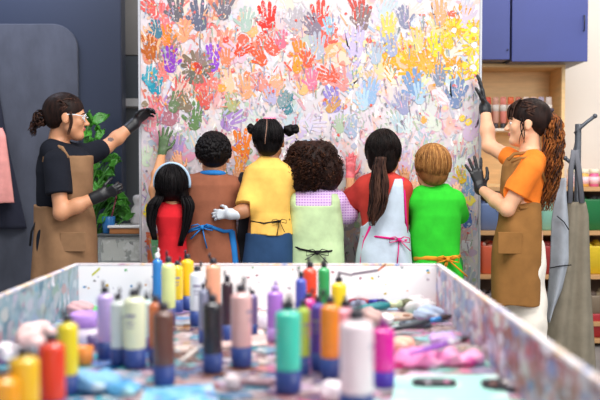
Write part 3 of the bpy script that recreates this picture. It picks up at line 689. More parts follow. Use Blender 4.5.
def ties(root, base, pts, m, r=.006, name='apron_tie'):
    b = MB(); b.tube([np.array(p) for p in pts], r, 6, flat=.5, up=(0, 1, 0)); return link(name, b, m, root, origin=base)
def back(px, py, Y, st, off=.004, p=2.4):
    """point on the back surface of a loft at a pixel"""
    q = P(px, py, Y); t = np.array(sorted(st)); I = lambda j: np.interp(q[2], t[:, 0], t[:, j])
    u = min(.98, abs((q[0]-I(1))/I(3))); return np.array([q[0], I(2)-I(4)*(1-u**p)**(1/p)-off, q[2]])

# ---------------------------------------------------------------- woman in black and tan, left
def woman_left():
    Y = 4.4; base = P(66, 200, Y)*np.array([1, 1, 0]); t = thing('person', 'woman in black tee, clear glasses and tan apron reaching a gloved hand to the board', 'person', tuple(base))
    sk = skinm('skin_light', 'cc916c'); H = .235
    c = P(67, 117, Y-.02); hp, sub, T, R = head_prims(c, (.97, .22, -.08), H, up=(-.1, 0, 1))
    st = stations([(142, 53, 68, .06), (148, 44, 82, .09), (156, 39, 90, .105), (172, 37, 91, .12), (190, 38, 90, .115), (208, 39, 88, .11), (228, 36, 92, .12), (250, 35, 96, .13)], Y, .1)
    shR, elR, wrR = P(56, 161, Y-.12), P(61, 213, Y-.17), P(101, 195, Y-.12)
    shL, elL, wrL = P(85, 155, Y+.12), P(106, 147, Y+.18), P(134, 124, Y+.25)
    body = [Loft(shrink(st, .014), k=.02), Cap(P(61, 128, Y), P(58, 146, Y), .052, .056, k=.03)]+hp+arm_prims(shR, elR, wrR)+arm_prims(shL, elL, wrL)
    hips = (P(62, 240, Y-.045)*np.array([1, 1, 0])+[0, 0, .84], P(70, 240, Y+.045)*np.array([1, 1, 0])+[0, 0, .84])
    fb, L = lower(t, base, hips, fabric('cream_trousers', 'd8d2c8'), plain('shoe_white', 'dcdcdc', .6), .072, (1, .5, 0), 1)
    lc = T(0, .4, -.245); tt = P(112, 140, Y+.2)
    def fn(ce):
        m = np.zeros(len(ce)); m[np.linalg.norm((ce-lc) @ R/np.array([.09, .06, .045])/H, axis=1) < 1] = 1
        m[(np.linalg.norm((ce-tt)/np.array([.022, .06, .016]), axis=1) < 1)] = 2; return m
    sobj('body', body+fb, [sk, lipm, plain('tattoo_ink', '6d5a55', .6)], t, base, h=.0055, sub=sub, fn=fn)
    face_parts(t, base, T, R, H, plain('brow_dark', '2e1f1a', .7))
    black = fabric('black_tee', '171a24'); sl = [Cap(shR, shR*.36+elR*.64, .062, .067, k=.03), Cap(shL, shL*.35+elL*.65, .058, .06, k=.03)]
    e = unit(elR-shR); pR = shR*.36+elR*.64; e2 = unit(elL-shL); pL = shL*.35+elL*.65
    sobj('tee_shirt', [Loft(st, k=.02), Cap(P(50, 150, Y-.06), P(80, 152, Y+.08), .05, k=.03)]+sl, black, t, base, h=.0055, disp=fold(.003, 34, 10),
         cuts=[lambda X, Yy, Z: np.where((np.abs(X-pR[0])+np.abs(Yy-pR[1]) < .22) & (Yy < Y-.105), (X-pR[0])*e[0]+(Yy-pR[1])*e[1]+(Z-pR[2])*e[2], -1)], sub=[Ell(P(62, 137, Y), [.06, .06, .055])])
    tan = fabric('tan_canvas', '8f6d50'); X0 = P(66, 180, Y)[0]; zb = P(60, 210, Y)[2]; zt = P(60, 156, Y)[2]
    sk_st = stations([(206, 37, 90, .125), (216, 36, 93, .13), (240, 34, 97, .145), (275, 32, 100, .15), (320, 31, 101, .15)], Y, .14)
    sobj('apron', [Loft([s for s in st], k=.001, grow=.009, zhi=zt, zlo=zb-.03)], tan, t, base, h=.0055, cuts=[lambda X, Yy, Z: X0+.08*(Z-zb)-X, lambda X, Yy, Z: -(X*.0+Z*0)+(zb-.04)-Z], disp=fold(.003, 34, 10))
    sobj('apron_skirt', [Loft(sk_st, k=.01, p=2.2)], tan, t, base, h=.0065, disp=fold(.006, 42, 4, 2))
    up = (0, 0, 1)
    ties(t, base, [P(68, 158, Y-.12), P(62, 148, Y-.1), P(52, 145, Y-.06), P(46, 150, Y-.09), P(44, 162, Y-.11)], tan, .011, 'neck_strap')
    ties(t, base, [P(82, 158, Y-.02), P(76, 148, Y+.0), P(68, 144, Y+.03)], tan, .01, 'neck_strap')
    ties(t, base, [P(36, 222, Y-.07), P(31.5, 232, Y-.07), P(30, 246, Y-.07)], fabric('black_tape', '1c1c20'), .006)
    pk = P(72, 238, Y-.142); b = MB(); b.box(pk[0]-.06, pk[0]+.07, pk[1]-.004, pk[1]+.006, pk[2]-.07, pk[2]+.03); link('apron_pocket', b, tan, t, False, .003, origin=base)
    gl = plain('black_glove', '15171c', .45)
    g = hand_prims(wrR, (1, -.05, .34), (-.1, .55, .6), (.1, -.3, 1), .155, .06, 1.0)+[Cap(wrR-unit(wrR-elR)*.045, wrR, .033, .034, k=.02)]
    sobj('glove', g, gl, t, base, h=.0035)
    g = hand_prims(wrL, (.6, .3, .62), (.75, .5, -.3), (-.3, -.6, .5), .165, .05, .7)+[Cap(wrL-unit(wrL-elL)*.045, wrL, .032, .033, k=.02)]
    sobj('glove', g, gl, t, base, h=.0035)
    hm = hairm('hair_brown_black', '150e0d', '2c1c18'); hm2 = hairm('hair_dark_brown', '2c1b18', '553a2e')
    fe = Ell(T(0, .34, -.2), np.array([.3, .32, .4])*H, R)
    sobj('hair', [Ell(T(0, -.08, .15), np.array([.365, .44, .4])*H, R, k=.01), Ell(T(0, -.3, .02), np.array([.26, .2, .3])*H, R, k=.04)], hm, t, base, h=.005, sub=[fe, Ell(T(.33, .03, -.14), np.array([.12, .11, .17])*H, R), Ell(T(0, .2, -.42), np.array([.5, .35, .3])*H, R)])
    paths = []; r = random.Random(5); bun = T(0, -.52, -.04)
    for i in range(150):
        az = math.radians(r.uniform(-150, 150)); a0 = on_ell((0, 0, 0), np.array([.36, .43, .4])*H, np.eye(3), az*.62, math.radians(r.uniform(25, 55)) if abs(az) < 2 else .2)
        s0 = T(0, -.08, .15)+R @ a0; m_ = T(math.copysign(.385, az), -.16, .1+r.uniform(-.12, .32)); m_ = T(0, -.08, .15)+(m_-T(0, -.08, .15))*r.uniform(.97, 1.04)
        paths.append(np.array([(1-u)**2*s0+2*u*(1-u)*(m_*1.25-(s0+bun)*.125)+u*u*bun for u in np.linspace(0, 1, 9)]))
    for i in range(90):   # messy bun
        a = r.uniform(0, 6.28); q = r.uniform(.026, .042); ax = unit([r.gauss(0, 1), r.gauss(0, 1), r.gauss(0, 1)]); bx_ = unit(np.cross(ax, [.3, .5, .8])); by_ = np.cross(ax, bx_); cc = bun+np.array([-.01, 0, -.01])
        paths.append(np.array([cc+q*(bx_*math.cos(a+v)+by_*math.sin(a+v))*(1, 1, 1.15) for v in np.linspace(0, 2.4, 9)]))
    for i in range(26):
        a = r.uniform(-.6, .6); paths.append(np.array([bun+np.array([-.03-.03*u+.012*math.sin(5*u+i), a*.05, .01-.09*u*(1+.3*a)-.02*r.random()]) for u in np.linspace(0, 1, 7)]))
    for i in range(4): paths.append(np.array([T(.3, .1, .1)+np.array([.004*i-.012+.01*math.sin(4*u), -.012, -.12*u]) for u in np.linspace(0, 1, 7)]))
    tubes(t, base, 'hair_strands', paths, [hm, hm2], .0035)
    b = MB(); w = plain('clear_frame', 'dfe4ea', .2, spec=.8)
    for s in (-1, 1):
        ring = [T(s*.15+.105*math.cos(a), .41-.03*abs(math.cos(a)), .0+.085*math.sin(a)) for a in np.linspace(0, 6.283, 17)]; b.tube(ring, .0028, 6)
        b.tube([T(s*.255, .38, .03), T(s*.34, .2, .04), T(s*.345, -.02, .03), T(s*.34, -.07, -.03)], .0028, 6)
    b.tube([T(-.045, .425, .02), T(0, .45, .03), T(.045, .425, .02)], .0028, 6); link('glasses', b, w, t, origin=base)
woman_left()

# ---------------------------------------------------------------- woman in orange, right
def woman_right():
    Y = 4.35; base = P(522, 200, Y)*np.array([1, 1, 0]); t = thing('person', 'woman in orange tee and brown apron with long wavy ponytail, gloved hands on the board', 'person', tuple(base))
    sk = skinm('skin_peach', 'e8b08c'); H = .232; c = P(527, 123, Y); hp, sub, T, R = head_prims(c, (-.96, .22, -.02), H)
    st = stations([(151, 523, 537, .06), (157, 510, 544, .09), (166, 505, 545, .11), (180, 503, 543, .115), (198, 503, 541, .105), (212, 500, 540, .11), (235, 497, 543, .12), (250, 497, 543, .12)], Y, .1)
    shL, elL, wrL = P(531, 168, Y-.12), P(507, 209, Y-.1), P(481, 189, Y+.17)
    shR, elR, wrR = P(514, 160, Y+.12), P(489, 146, Y+.2), P(485, 108, Y+.29)
    body = [Loft(shrink(st, .014), k=.02), Cap(P(530, 136, Y), P(530, 154, Y), .05, .055, k=.03)]+hp+arm_prims(shL, elL, wrL)+arm_prims(shR, elR, wrR)
    hips = (P(517, 240, Y+.03)*np.array([1, 1, 0])+[0, 0, .84], P(530, 240, Y-.02)*np.array([1, 1, 0])+[0, 0, .84])
    fb, L = lower(t, base, hips, fabric('white_trousers', 'efe8dc'), plain('shoe_white', 'dcdcdc', .6), .076, (-1, .4, 0), 1.2)
    lc = T(0, .4, -.245)
    sobj('body', body+fb, [sk, lipm], t, base, h=.0055, sub=sub, fn=lambda ce: (np.linalg.norm((ce-lc) @ R/np.array([.09, .06, .045])/H, axis=1) < 1)*1)
    face_parts(t, base, T, R, H, plain('brow_dark', '2e1f1a', .7))
    org = fabric('orange_tee', 'f5812c'); f1, f2 = .62, .28
    pL = shL*(1-f1)+elL*f1; e = unit(elL-shL)
    sobj('tee_shirt', [Loft([s for s in st if s[0] > P(520, 216, Y)[2]], k=.02), Cap(P(514, 160, Y+.09), P(536, 160, Y-.08), .05, k=.03), Cap(shL, pL, .058, .064, k=.03), Cap(shR, shR*(1-f2)+elR*f2, .05, .054, k=.03)], org, t, base, h=.0055, disp=fold(.003, 34, 10, 1), sub=[Ell(P(528, 146, Y), [.06, .06, .05])],
         cuts=[lambda X, Yy, Z: np.where((np.abs(Z-pL[2])+np.abs(X-pL[0]) < .2) & (Yy < Y-.09), (X-pL[0])*e[0]+(Yy-pL[1])*e[1]+(Z-pL[2])*e[2], -1)])
    br = fabric('brown_canvas', '8f6436'); X1 = P(515, 180, Y)[0]; zb = P(520, 206, Y)[2]
    sobj('apron', [Loft(st, k=.001, grow=.009, zhi=P(520, 157, Y)[2], zlo=zb-.03)], br, t, base, h=.0055, cuts=[lambda X, Yy, Z: X-X1+.02*np.sin(9*Z)], disp=fold(.003, 34, 10, 1))
    sks = stations([(203, 499, 542, .115), (220, 498, 544, .125), (250, 494, 543, .14), (280, 492, 542, .145), (303, 491, 541, .145)], Y, .14)
    xr = P(536.5, 250, Y)[0]
    sobj('apron_skirt', [Loft(sks, k=.01, p=2.2)], br, t, base, h=.006, disp=fold(.005, 40, 4, 3), cuts=[lambda X, Yy, Z: X-xr])
    ties(t, base, [P(508, 160, Y-.1), P(514, 154, Y-.09), P(524, 153, Y-.07), P(534, 153, Y-.04)], br, .009, 'neck_strap')
    ties(t, base, [P(511, 162, Y-.11), P(520, 158, Y-.12), P(531, 158, Y-.135), P(541, 168, Y-.13), P(545, 182, Y-.1)], br, .007, 'neck_strap')
    ties(t, base, [P(520, 208, Y-.12), P(532, 207, Y-.115), P(542, 209, Y-.07)], br, .009)
    b = MB(); pk = P(510, 238, Y-.142); b.box(pk[0]-.06, pk[0]+.06, pk[1]-.004, pk[1]+.01, pk[2]-.08, pk[2]+.03); link('apron_pocket', b, br, t, False, .003, origin=base)
    gl = plain('black_glove', '15171c', .45)
    g = hand_prims(wrL, (-.28, .1, 1), (-.25, 1, 0), (.9, .0, .3), .185, .2, .08)+[Cap(wrL-unit(wrL-elL)*.01, wrL, .033, .036, k=.02)]; sobj('glove', g, gl, t, base, h=.0035)
    g = hand_prims(wrR, (-.14, .1, 1), (-.9, .4, 0), (-.2, -.9, .1), .19, .06, .12)+[Cap(wrR-unit(wrR-elR)*.02, wrR, .034, .034, k=.02)]; sobj('glove', g, gl, t, base, h=.0035)
    hm, hm2, hm3 = hairm('hair_brown_black', '150e0d', '2c1c18'), hairm('hair_chestnut', '5a2e18', 'a5622e'), hairm('hair_dark_brown', '2c1b18', '553a2e')
    sobj('hair', [Ell(T(0, -.08, .16), np.array([.37, .45, .4])*H, R, k=.01), Ell(T(0, -.32, .0), np.array([.25, .18, .3])*H, R, k=.04)], hm, t, base, h=.005,
         sub=[Ell(T(0, .38, -.2), np.array([.3, .28, .36])*H, R), Ell(T(-.33, .03, -.16), np.array([.12, .1, .14])*H, R), Ell(T(.33, .03, -.16), np.array([.12, .1, .14])*H, R), Ell(T(0, .2, -.42), np.array([.5, .35, .3])*H, R)])
    r = random.Random(8); paths = []; pt = P(549, 112, Y-.02)
    for i in range(150):
        az = math.radians(r.uniform(-150, 150)); s0 = T(0, -.08, .16)+R @ on_ell((0, 0, 0), np.array([.365, .44, .4])*H, np.eye(3), az*.62, math.radians(r.uniform(22, 60)) if abs(az) < 2 else .2)
        m_ = T(math.copysign(.39, az), -.16, .08+r.uniform(-.15, .34)); m_ = T(0, -.08, .16)+(m_-T(0, -.08, .16))*r.uniform(.97, 1.04)
        paths.append(np.array([(1-u)**2*s0+2*u*(1-u)*(m_*1.25-(s0+pt)*.125)+u*u*pt for u in np.linspace(0, 1, 9)]))
    for i in range(70):   # fringe falling to the eyebrows
        x = r.uniform(-.28, .28); s0 = T(x*.5, .12, .54); e0 = T(x*1.15, .42-.35*x*x*4, .17+r.uniform(-.05, .04)-.25*abs(x)); mm = T(x*1.1, .47-x*x*2.2, .42)
        paths.append(np.array([(1-u)**2*s0+2*u*(1-u)*mm+u*u*e0 for u in np.linspace(0, 1, 8)]))
    for i in range(6): s = (-1, 1)[i % 2]; paths.append(np.array([T(s*.33, .14, .15)+R @ np.array([s*.01*math.sin(5*u), .004*(i//2)-.01+.012*math.sin(4*u+i), -.14*u-.002*i]) for u in np.linspace(0, 1, 8)]))
    tubes(t, base, 'hair_strands', paths, [hm, hm3], .0036)
    spine = np.array([P(*q) for q in ((548, 112, Y-.02), (552, 120, Y-.03), (554, 142, Y-.05), (552, 165, Y-.06), (550, 187, Y-.06), (545, 211, Y-.06))]); tail = []
    su = np.linspace(0, 1, len(spine)); U = np.linspace(0, 1, 34)
    for i in range(190):
        a = r.uniform(0, 6.28); q = math.sqrt(r.random()); ph = r.uniform(0, 6.28); ln = r.uniform(.82, 1.03); p = []
        for u in U:
            c_ = np.array([np.interp(u*ln, su, spine[:, j]) for j in range(3)]); wd = (.016+.037*min(1, u*3.5)**.7)*(1-.35*max(0, u-.7)/.3)
            p.append(c_+np.array([wd*q*math.cos(a), wd*q*math.sin(a)*.75, 0])+np.array([math.sin(30*u+ph+a), math.cos(30*u+ph+a), 0])*.009*min(1, u*4))
        tail.append(np.array(p))
    tubes(t, base, 'ponytail', tail, [hm2, hm2, hm3, hm2], .0042)
    b = MB(); ax = unit(spine[1]-spine[0]); q1 = unit(np.cross(ax, [0, 1, 0])); q2 = np.cross(ax, q1)
    b.tube([spine[0]+.022*(q1*math.cos(a)+q2*math.sin(a)) for a in np.linspace(0, 6.283, 17)], .011, 8); link('hair_tie', b, fabric('scrunchie', '4a4048'), t, origin=base)
woman_right()

# ---------------------------------------------------------------- the children, seen from behind
GR = 'children painting at the board'
def kid(label, px, Y, group=GR):
    base = P(px, 200, Y)*np.array([1, 1, 0]); return thing('person', label, 'person', tuple(base), group), base
def kid_body(t, base, Y, hc, fwd, H, st, arms, neck, skin, pants, extra=(), fn=None, mats=None, hands=True, hipz=.8, face_brow='2e1f1a', k_s=.9, lips=True):
    hp, sub, T, R = head_prims(hc, fwd, H)
    body = [Loft(shrink(st, .013), k=.02), Cap(neck[0], neck[1], .045, .05, k=.03)]+hp+list(extra)
    for a in arms: body += arm_prims(*a[:3], s=.85)
    cx = np.mean([s[1] for s in st[:3]]); low = min(st); 
    ho = low[3]*.44; hips = (np.array([low[1]-ho, Y, hipz-.06]), np.array([low[1]+ho, Y, hipz-.06]))
    fb, L = lower(t, base, hips, pants, plain('kid_shoe', 'c9ccd2', .6), low[3]*.5)
    sobj('body', body+fb, mats or [skin], t, base, h=.0055, sub=sub, fn=fn)
    face_parts(t, base, T, R, H, plain('brow_'+face_brow, face_brow, .7))
    return T, R
def fwd_arm(shx, shy, elx, ely, hx, hy, Y): return (P(shx, shy, Y), P(elx, ely, Y+.1), P(hx, hy, 4.63))

def kid_a():   # girl with headband, red shirt, hand up
    Y = 4.36; t, base = kid('girl in red with pale blue headband and black pigtails, one green painted hand raised', 172, Y)
    sk = skinm('skin_tan', 'cf9468'); H = .215
    st = stations([(203, 164, 181, .05), (208, 158, 187, .075), (216, 156, 189, .095), (235, 158, 187, .09), (262, 157, 190, .1), (285, 156, 191, .1)], Y, .09)
    A = (P(160, 212, Y), P(155, 190, Y+.06), P(162, 153, 4.655)); B = fwd_arm(186, 214, 190, 225, 184, 214, Y)
    hd = hand_prims(A[2], (.12, .15, 1), (0, 1, 0), (1, 0, .1), .155, .2, .08); gc = A[2]
    hd2 = hand_prims(B[2], (0, .1, 1), (0, 1, 0), (-1, 0, .1), .13, .1, .1)
    T, R = kid_body(t, base, Y, P(173, 187, Y), (.05, 1, .1), H, st, (A, B), (P(173, 196, Y), P(173, 208, Y)), sk, fabric('red_leggings', '7a2a34'), extra=hd+hd2, mats=[sk, plain('green_hand_paint', '46603a', .5, var=.3, sc=40)], fn=lambda c: (np.linalg.norm(c-gc-[.01, 0, .06], axis=1) < .115)*(c[:, 2] > gc[2]-.01)*1)
    pA = A[0]*.7+A[1]*.3
    sobj('shirt', [Loft(st, k=.02), Cap(A[0], pA, .048, .05, k=.03), Cap(B[0], B[0]*.3+B[1]*.7, .045, .045, k=.03), Cap(P(160, 211, Y), P(185, 211, Y), .04, k=.03)], fabric('red_shirt', 'c8202a'), t, base, h=.0055, disp=fold(.003))
    hm = hairm('hair_black', '060507', '151113')
    sobj('hair', [Ell(T(0, -.08, .1), np.array([.41, .46, .46])*H, R, k=.01), Ell(T(-.3, -.15, -.25), np.array([.12, .16, .16])*H, R, k=.03), Ell(T(.3, -.15, -.25), np.array([.12, .16, .16])*H, R, k=.03)], hm, t, base, h=.005, sub=[Ell(T(0, .42, -.25), np.array([.34, .42, .5])*H, R)])
    b = MB(); b.tube([T(.435*math.cos(a), -.1, .12+.475*math.sin(a)) for a in np.linspace(-.25, 3.39, 26)], .0075, 8); link('headband', b, plain('headband_blue', 'a9c4dc', .5), t, origin=base)
    r = random.Random(2)
    for s, pts in ((-1, ((160, 196), (153, 206), (151, 222), (155, 240))), (1, ((186, 196), (189, 206), (187, 224), (180, 246)))):
        sp = np.array([P(x, y, Y-.075-.012*i) for i, (x, y) in enumerate(pts)]); su = np.linspace(0, 1, 4); ps = []
        for i in range(60):
            a = r.uniform(0, 6.28); q = math.sqrt(r.random()); ps.append(np.array([[np.interp(u, su, sp[:, j]) for j in range(3)]+np.array([math.cos(a), math.sin(a), 0])*q*(.012+.02*math.sin(3.14*min(1, u+.15)))+[.003*math.sin(9*u+a), 0, 0] for u in np.linspace(0, 1, 12)]))
        tubes(t, base, 'pigtail', ps, [hm], .0042)
    paths = combed(T, R, H, 100, 260, 90, 80, lambda a: -22, whorl=(0, -.08, .1), rad=(.41, .46, .46), seed=3)
    tubes(t, base, 'hair_strands', paths, [hm], .0028)
kid_a()

def kid_b():   # boy in brown apron
    Y = 4.42; t, base = kid('boy with short curly black hair in a rust brown apron smock tied with blue', 211, Y)
    sk = skinm('skin_light', 'd9a07e'); H = .225
    st = stations([(171, 203, 223, .05), (177, 192, 232, .085), (185, 185, 237, .1), (200, 184, 237, .105), (222, 186, 236, .1), (245, 182, 240, .11), (285, 176, 245, .12)], Y, .1)
    A = fwd_arm(190, 186, 182, 182, 181, 172, Y); B = fwd_arm(232, 188, 238, 200, 236, 190, Y)
    hds = hand_prims(A[2], (-.3, .2, 1), (0, 1, 0), (1, 0, .1), .13, .12, .1)+hand_prims(B[2], (.1, .1, 1), (0, 1, 0), (-1, 0, .1), .13, .12, .1)
    T, R = kid_body(t, base, Y, P(214, 155.5, Y), (0, 1, .08), H, st, (A, B), (P(213, 162, Y), P(213, 176, Y)), sk, fabric('navy_trousers', '2c3550'), extra=hds)
    sobj('shirt', [Loft(st, k=.02), Cap(P(191, 184, Y), P(232, 185, Y), .045, k=.035), Cap(A[0], A[0]*.3+A[1]*.7, .052, .05, k=.03), Cap(B[0], B[0]*.2+B[1]*.8, .052, .05, k=.03)], fabric('rust_smock', '8d5640'), t, base, h=.0055, disp=fold(.0035, 30, 8, 2))
    bl = fabric('blue_tape', '2a78c0')
    b = MB(); b.tube([P(213, 176, Y)+[.058*math.cos(a), .05*math.sin(a)-.015, .01-.008*math.sin(a)] for a in np.linspace(0, 6.283, 25)], .014, 8); link('collar', b, bl, t, origin=base)
    ties(t, base, [back(x, y, Y, st, .006) for x, y in ((188, 232), (196, 228), (206, 225), (215, 226), (226, 230), (234, 230))], bl, .009)
    bow(t, base, back(205, 226, Y, st, .012), bl, s=1.2, r=.007, tails=((-.05, -.05), (.02, -.09)))
    ties(t, base, [back(233, 230, Y, st, .012), back(235, 244, Y, st, .014), back(237, 262, Y, st, .016), back(236, 278, Y, st, .016)], bl, .017, 'tie_tail')
    hm = hairm('hair_black', '060507', '151113'); r = random.Random(4); pr = [Ell(T(0, -.1, .13), np.array([.4, .46, .42])*H, R, k=.01)]
    for i in range(520):
        az = r.uniform(.9, 5.4); el = r.uniform(-.45, 1.5); q = T(0, -.1, .13)+R @ on_ell((0, 0, 0), np.array([.41, .47, .43])*H, np.eye(3), az, el); pr.append(Ell(q, r.uniform(.0045, .0075), k=.003))
    sobj('hair', pr, hm, t, base, h=.0035, sub=[Ell(T(0, .44, -.2), np.array([.36, .42, .45])*H, R)])
kid_b()

def kid_c():   # girl in yellow tee
    Y = 4.36; t, base = kid('girl in yellow tee and jeans with two hair buns, one gloved hand on a boy', 267, Y)
    sk = skinm('skin_brown', 'a8714e'); H = .232
    H = .222; st = stations([(156, 261, 277, .05), (162, 256, 283, .07), (168, 250, 288, .09), (178, 246, 290, .1), (192, 247, 291, .1), (212, 248, 290, .095), (232, 245, 292, .105), (260, 243, 294, .12), (285, 243, 294, .12)], Y, .1)
    A = (P(253, 177, Y), P(245, 211, Y-.09), P(231, 214, Y-.11)); B = fwd_arm(287, 176, 291, 200, 288, 180, Y)
    T, R = kid_body(t, base, Y, P(269, 140, Y), (.1, 1, .05), H, st, (A, B), (P(269, 148, Y), P(269, 163, Y)), sk, fabric('blue_jeans', '284468'), extra=hand_prims(B[2], (0, .1, 1), (0, 1, 0), (-1, 0, .1), .13, .12, .1))
    z = P(265, 234, Y)[2]; pA = A[0]*.15+A[1]*.85; e = unit(A[1]-A[0])
    sobj('tee_shirt', [Loft(st, k=.02, zlo=z, grow=.003), Cap(P(257, 173, Y), P(284, 173, Y), .04, k=.04), Cap(A[0], pA, .052, .06, k=.04), Cap(B[0], B[0]*.4+B[1]*.6, .05, .05, k=.03)], fabric('yellow_tee', 'efbd5e'), t, base, h=.0055, disp=fold(.003, 34, 8, 4), cuts=[lambda X, Yy, Z: np.where((X < P(251, 200, Y)[0]) & (Z < pA[2]+.06), (X-pA[0])*e[0]+(Yy-pA[1])*e[1]+(Z-pA[2])*e[2], -1)])
    sobj('jeans_seat', [Loft([s for s in st if s[0] < P(0, 228, Y)[2]], k=.01, grow=-.001, zhi=z+.01)], fabric('blue_jeans', '284468'), t, base, h=.006, disp=fold(.003, 30, 10))
    gl = plain('pale_latex_glove', 'c9d0d8', .4); sobj('glove', hand_prims(A[2], (-1, .35, -.05), (-.3, .8, .1), (0, .2, 1), .14, .12, .5)+[Cap(A[2]+[.03, 0, 0], A[2], .028, .028, k=.02)], gl, t, base, h=.0035)
    tape = fabric('black_tape', '1c1c20')
    ties(t, base, [back(x, y, Y, st, .008) for x, y in ((252, 220), (265, 222), (278, 220), (290, 219))], tape, .004)
    bow(t, base, back(280, 220, Y, st, .012), tape, s=.8, r=.0035, tails=((-.015, -.09), (.035, -.07)))
    dk = fabric('charcoal_apron', '26262c'); xl, xr = P(248, 200, Y)[0], P(293, 200, Y)[0]
    sobj('apron', [Loft([(zz_, x-.022, y+.015, a+.022, b+.004) for zz_, x, y, a, b in st], k=.01, zhi=P(0, 172, Y)[2])], dk, t, base, h=.006, cuts=[lambda X, Yy, Z: (Y+.02)-Yy])
    b = MB(); b.tube([back(277, 166, Y, st, .003), back(281, 175, Y, st, .004)], .002, 5)
    hm = hairm('hair_black', '060507', '151113')
    sobj('hair', [Ell(T(0, -.09, .1), np.array([.375, .44, .42])*H, R, k=.01), Ell(T(0, -.22, -.2), np.array([.2, .18, .16])*H, R, k=.04)], hm, t, base, h=.005, sub=[Ell(T(0, .42, -.2), np.array([.36, .4, .5])*H, R)], disp=lambda X, Yy, Z: .001*np.sin(400*X+120*Z))
    r = random.Random(6)
    for px, py, q, nm in ((252, 129, .022, 'bun'), (289, 130, .026, 'bun'), (295, 129, .017, 'bun')):
        c_ = P(px, py, Y-.01); pr = [Ell(c_, q, k=.01)]+[Ell(c_+unit([r.gauss(0, 1), r.gauss(0, 1), r.gauss(0, 1)])*q*.9, r.uniform(.008, .012), k=.004) for _ in range(34)]
        sobj('hair_bun', pr, hm, t, base, h=.004)
    b = MB(); b.tube([T(0, -.5+.02*abs(u), .1)+R @ np.array([0, 0, 0]) if 0 else T(.02*math.sin(3*u), -.09-.445*math.cos(u), .1+.425*math.sin(u)) for u in np.linspace(-.45, 1.1, 14)], .0022, 5); link('hair_parting', b, plain('parting', '9a7260', .6), t, origin=base)
    b = MB(); b.tube([T(.03+.12*math.cos(a), -.1+.1*math.sin(a), .5) for a in np.linspace(0, 6.283, 15)], .008, 7); link('hair_tie', b, fabric('pink_band', 'e889a8'), t, origin=base)
    ps = combed(T, R, H, 110, 172, 50, 60, lambda a: -20, (0, -.09, .1), (.375, .44, .42), 4)+combed(T, R, H, 188, 250, 50, 60, lambda a: -20, (0, -.09, .1), (.375, .44, .42), 5)
    tubes(t, base, 'hair_strands', ps, [hm], .0026)
kid_c()

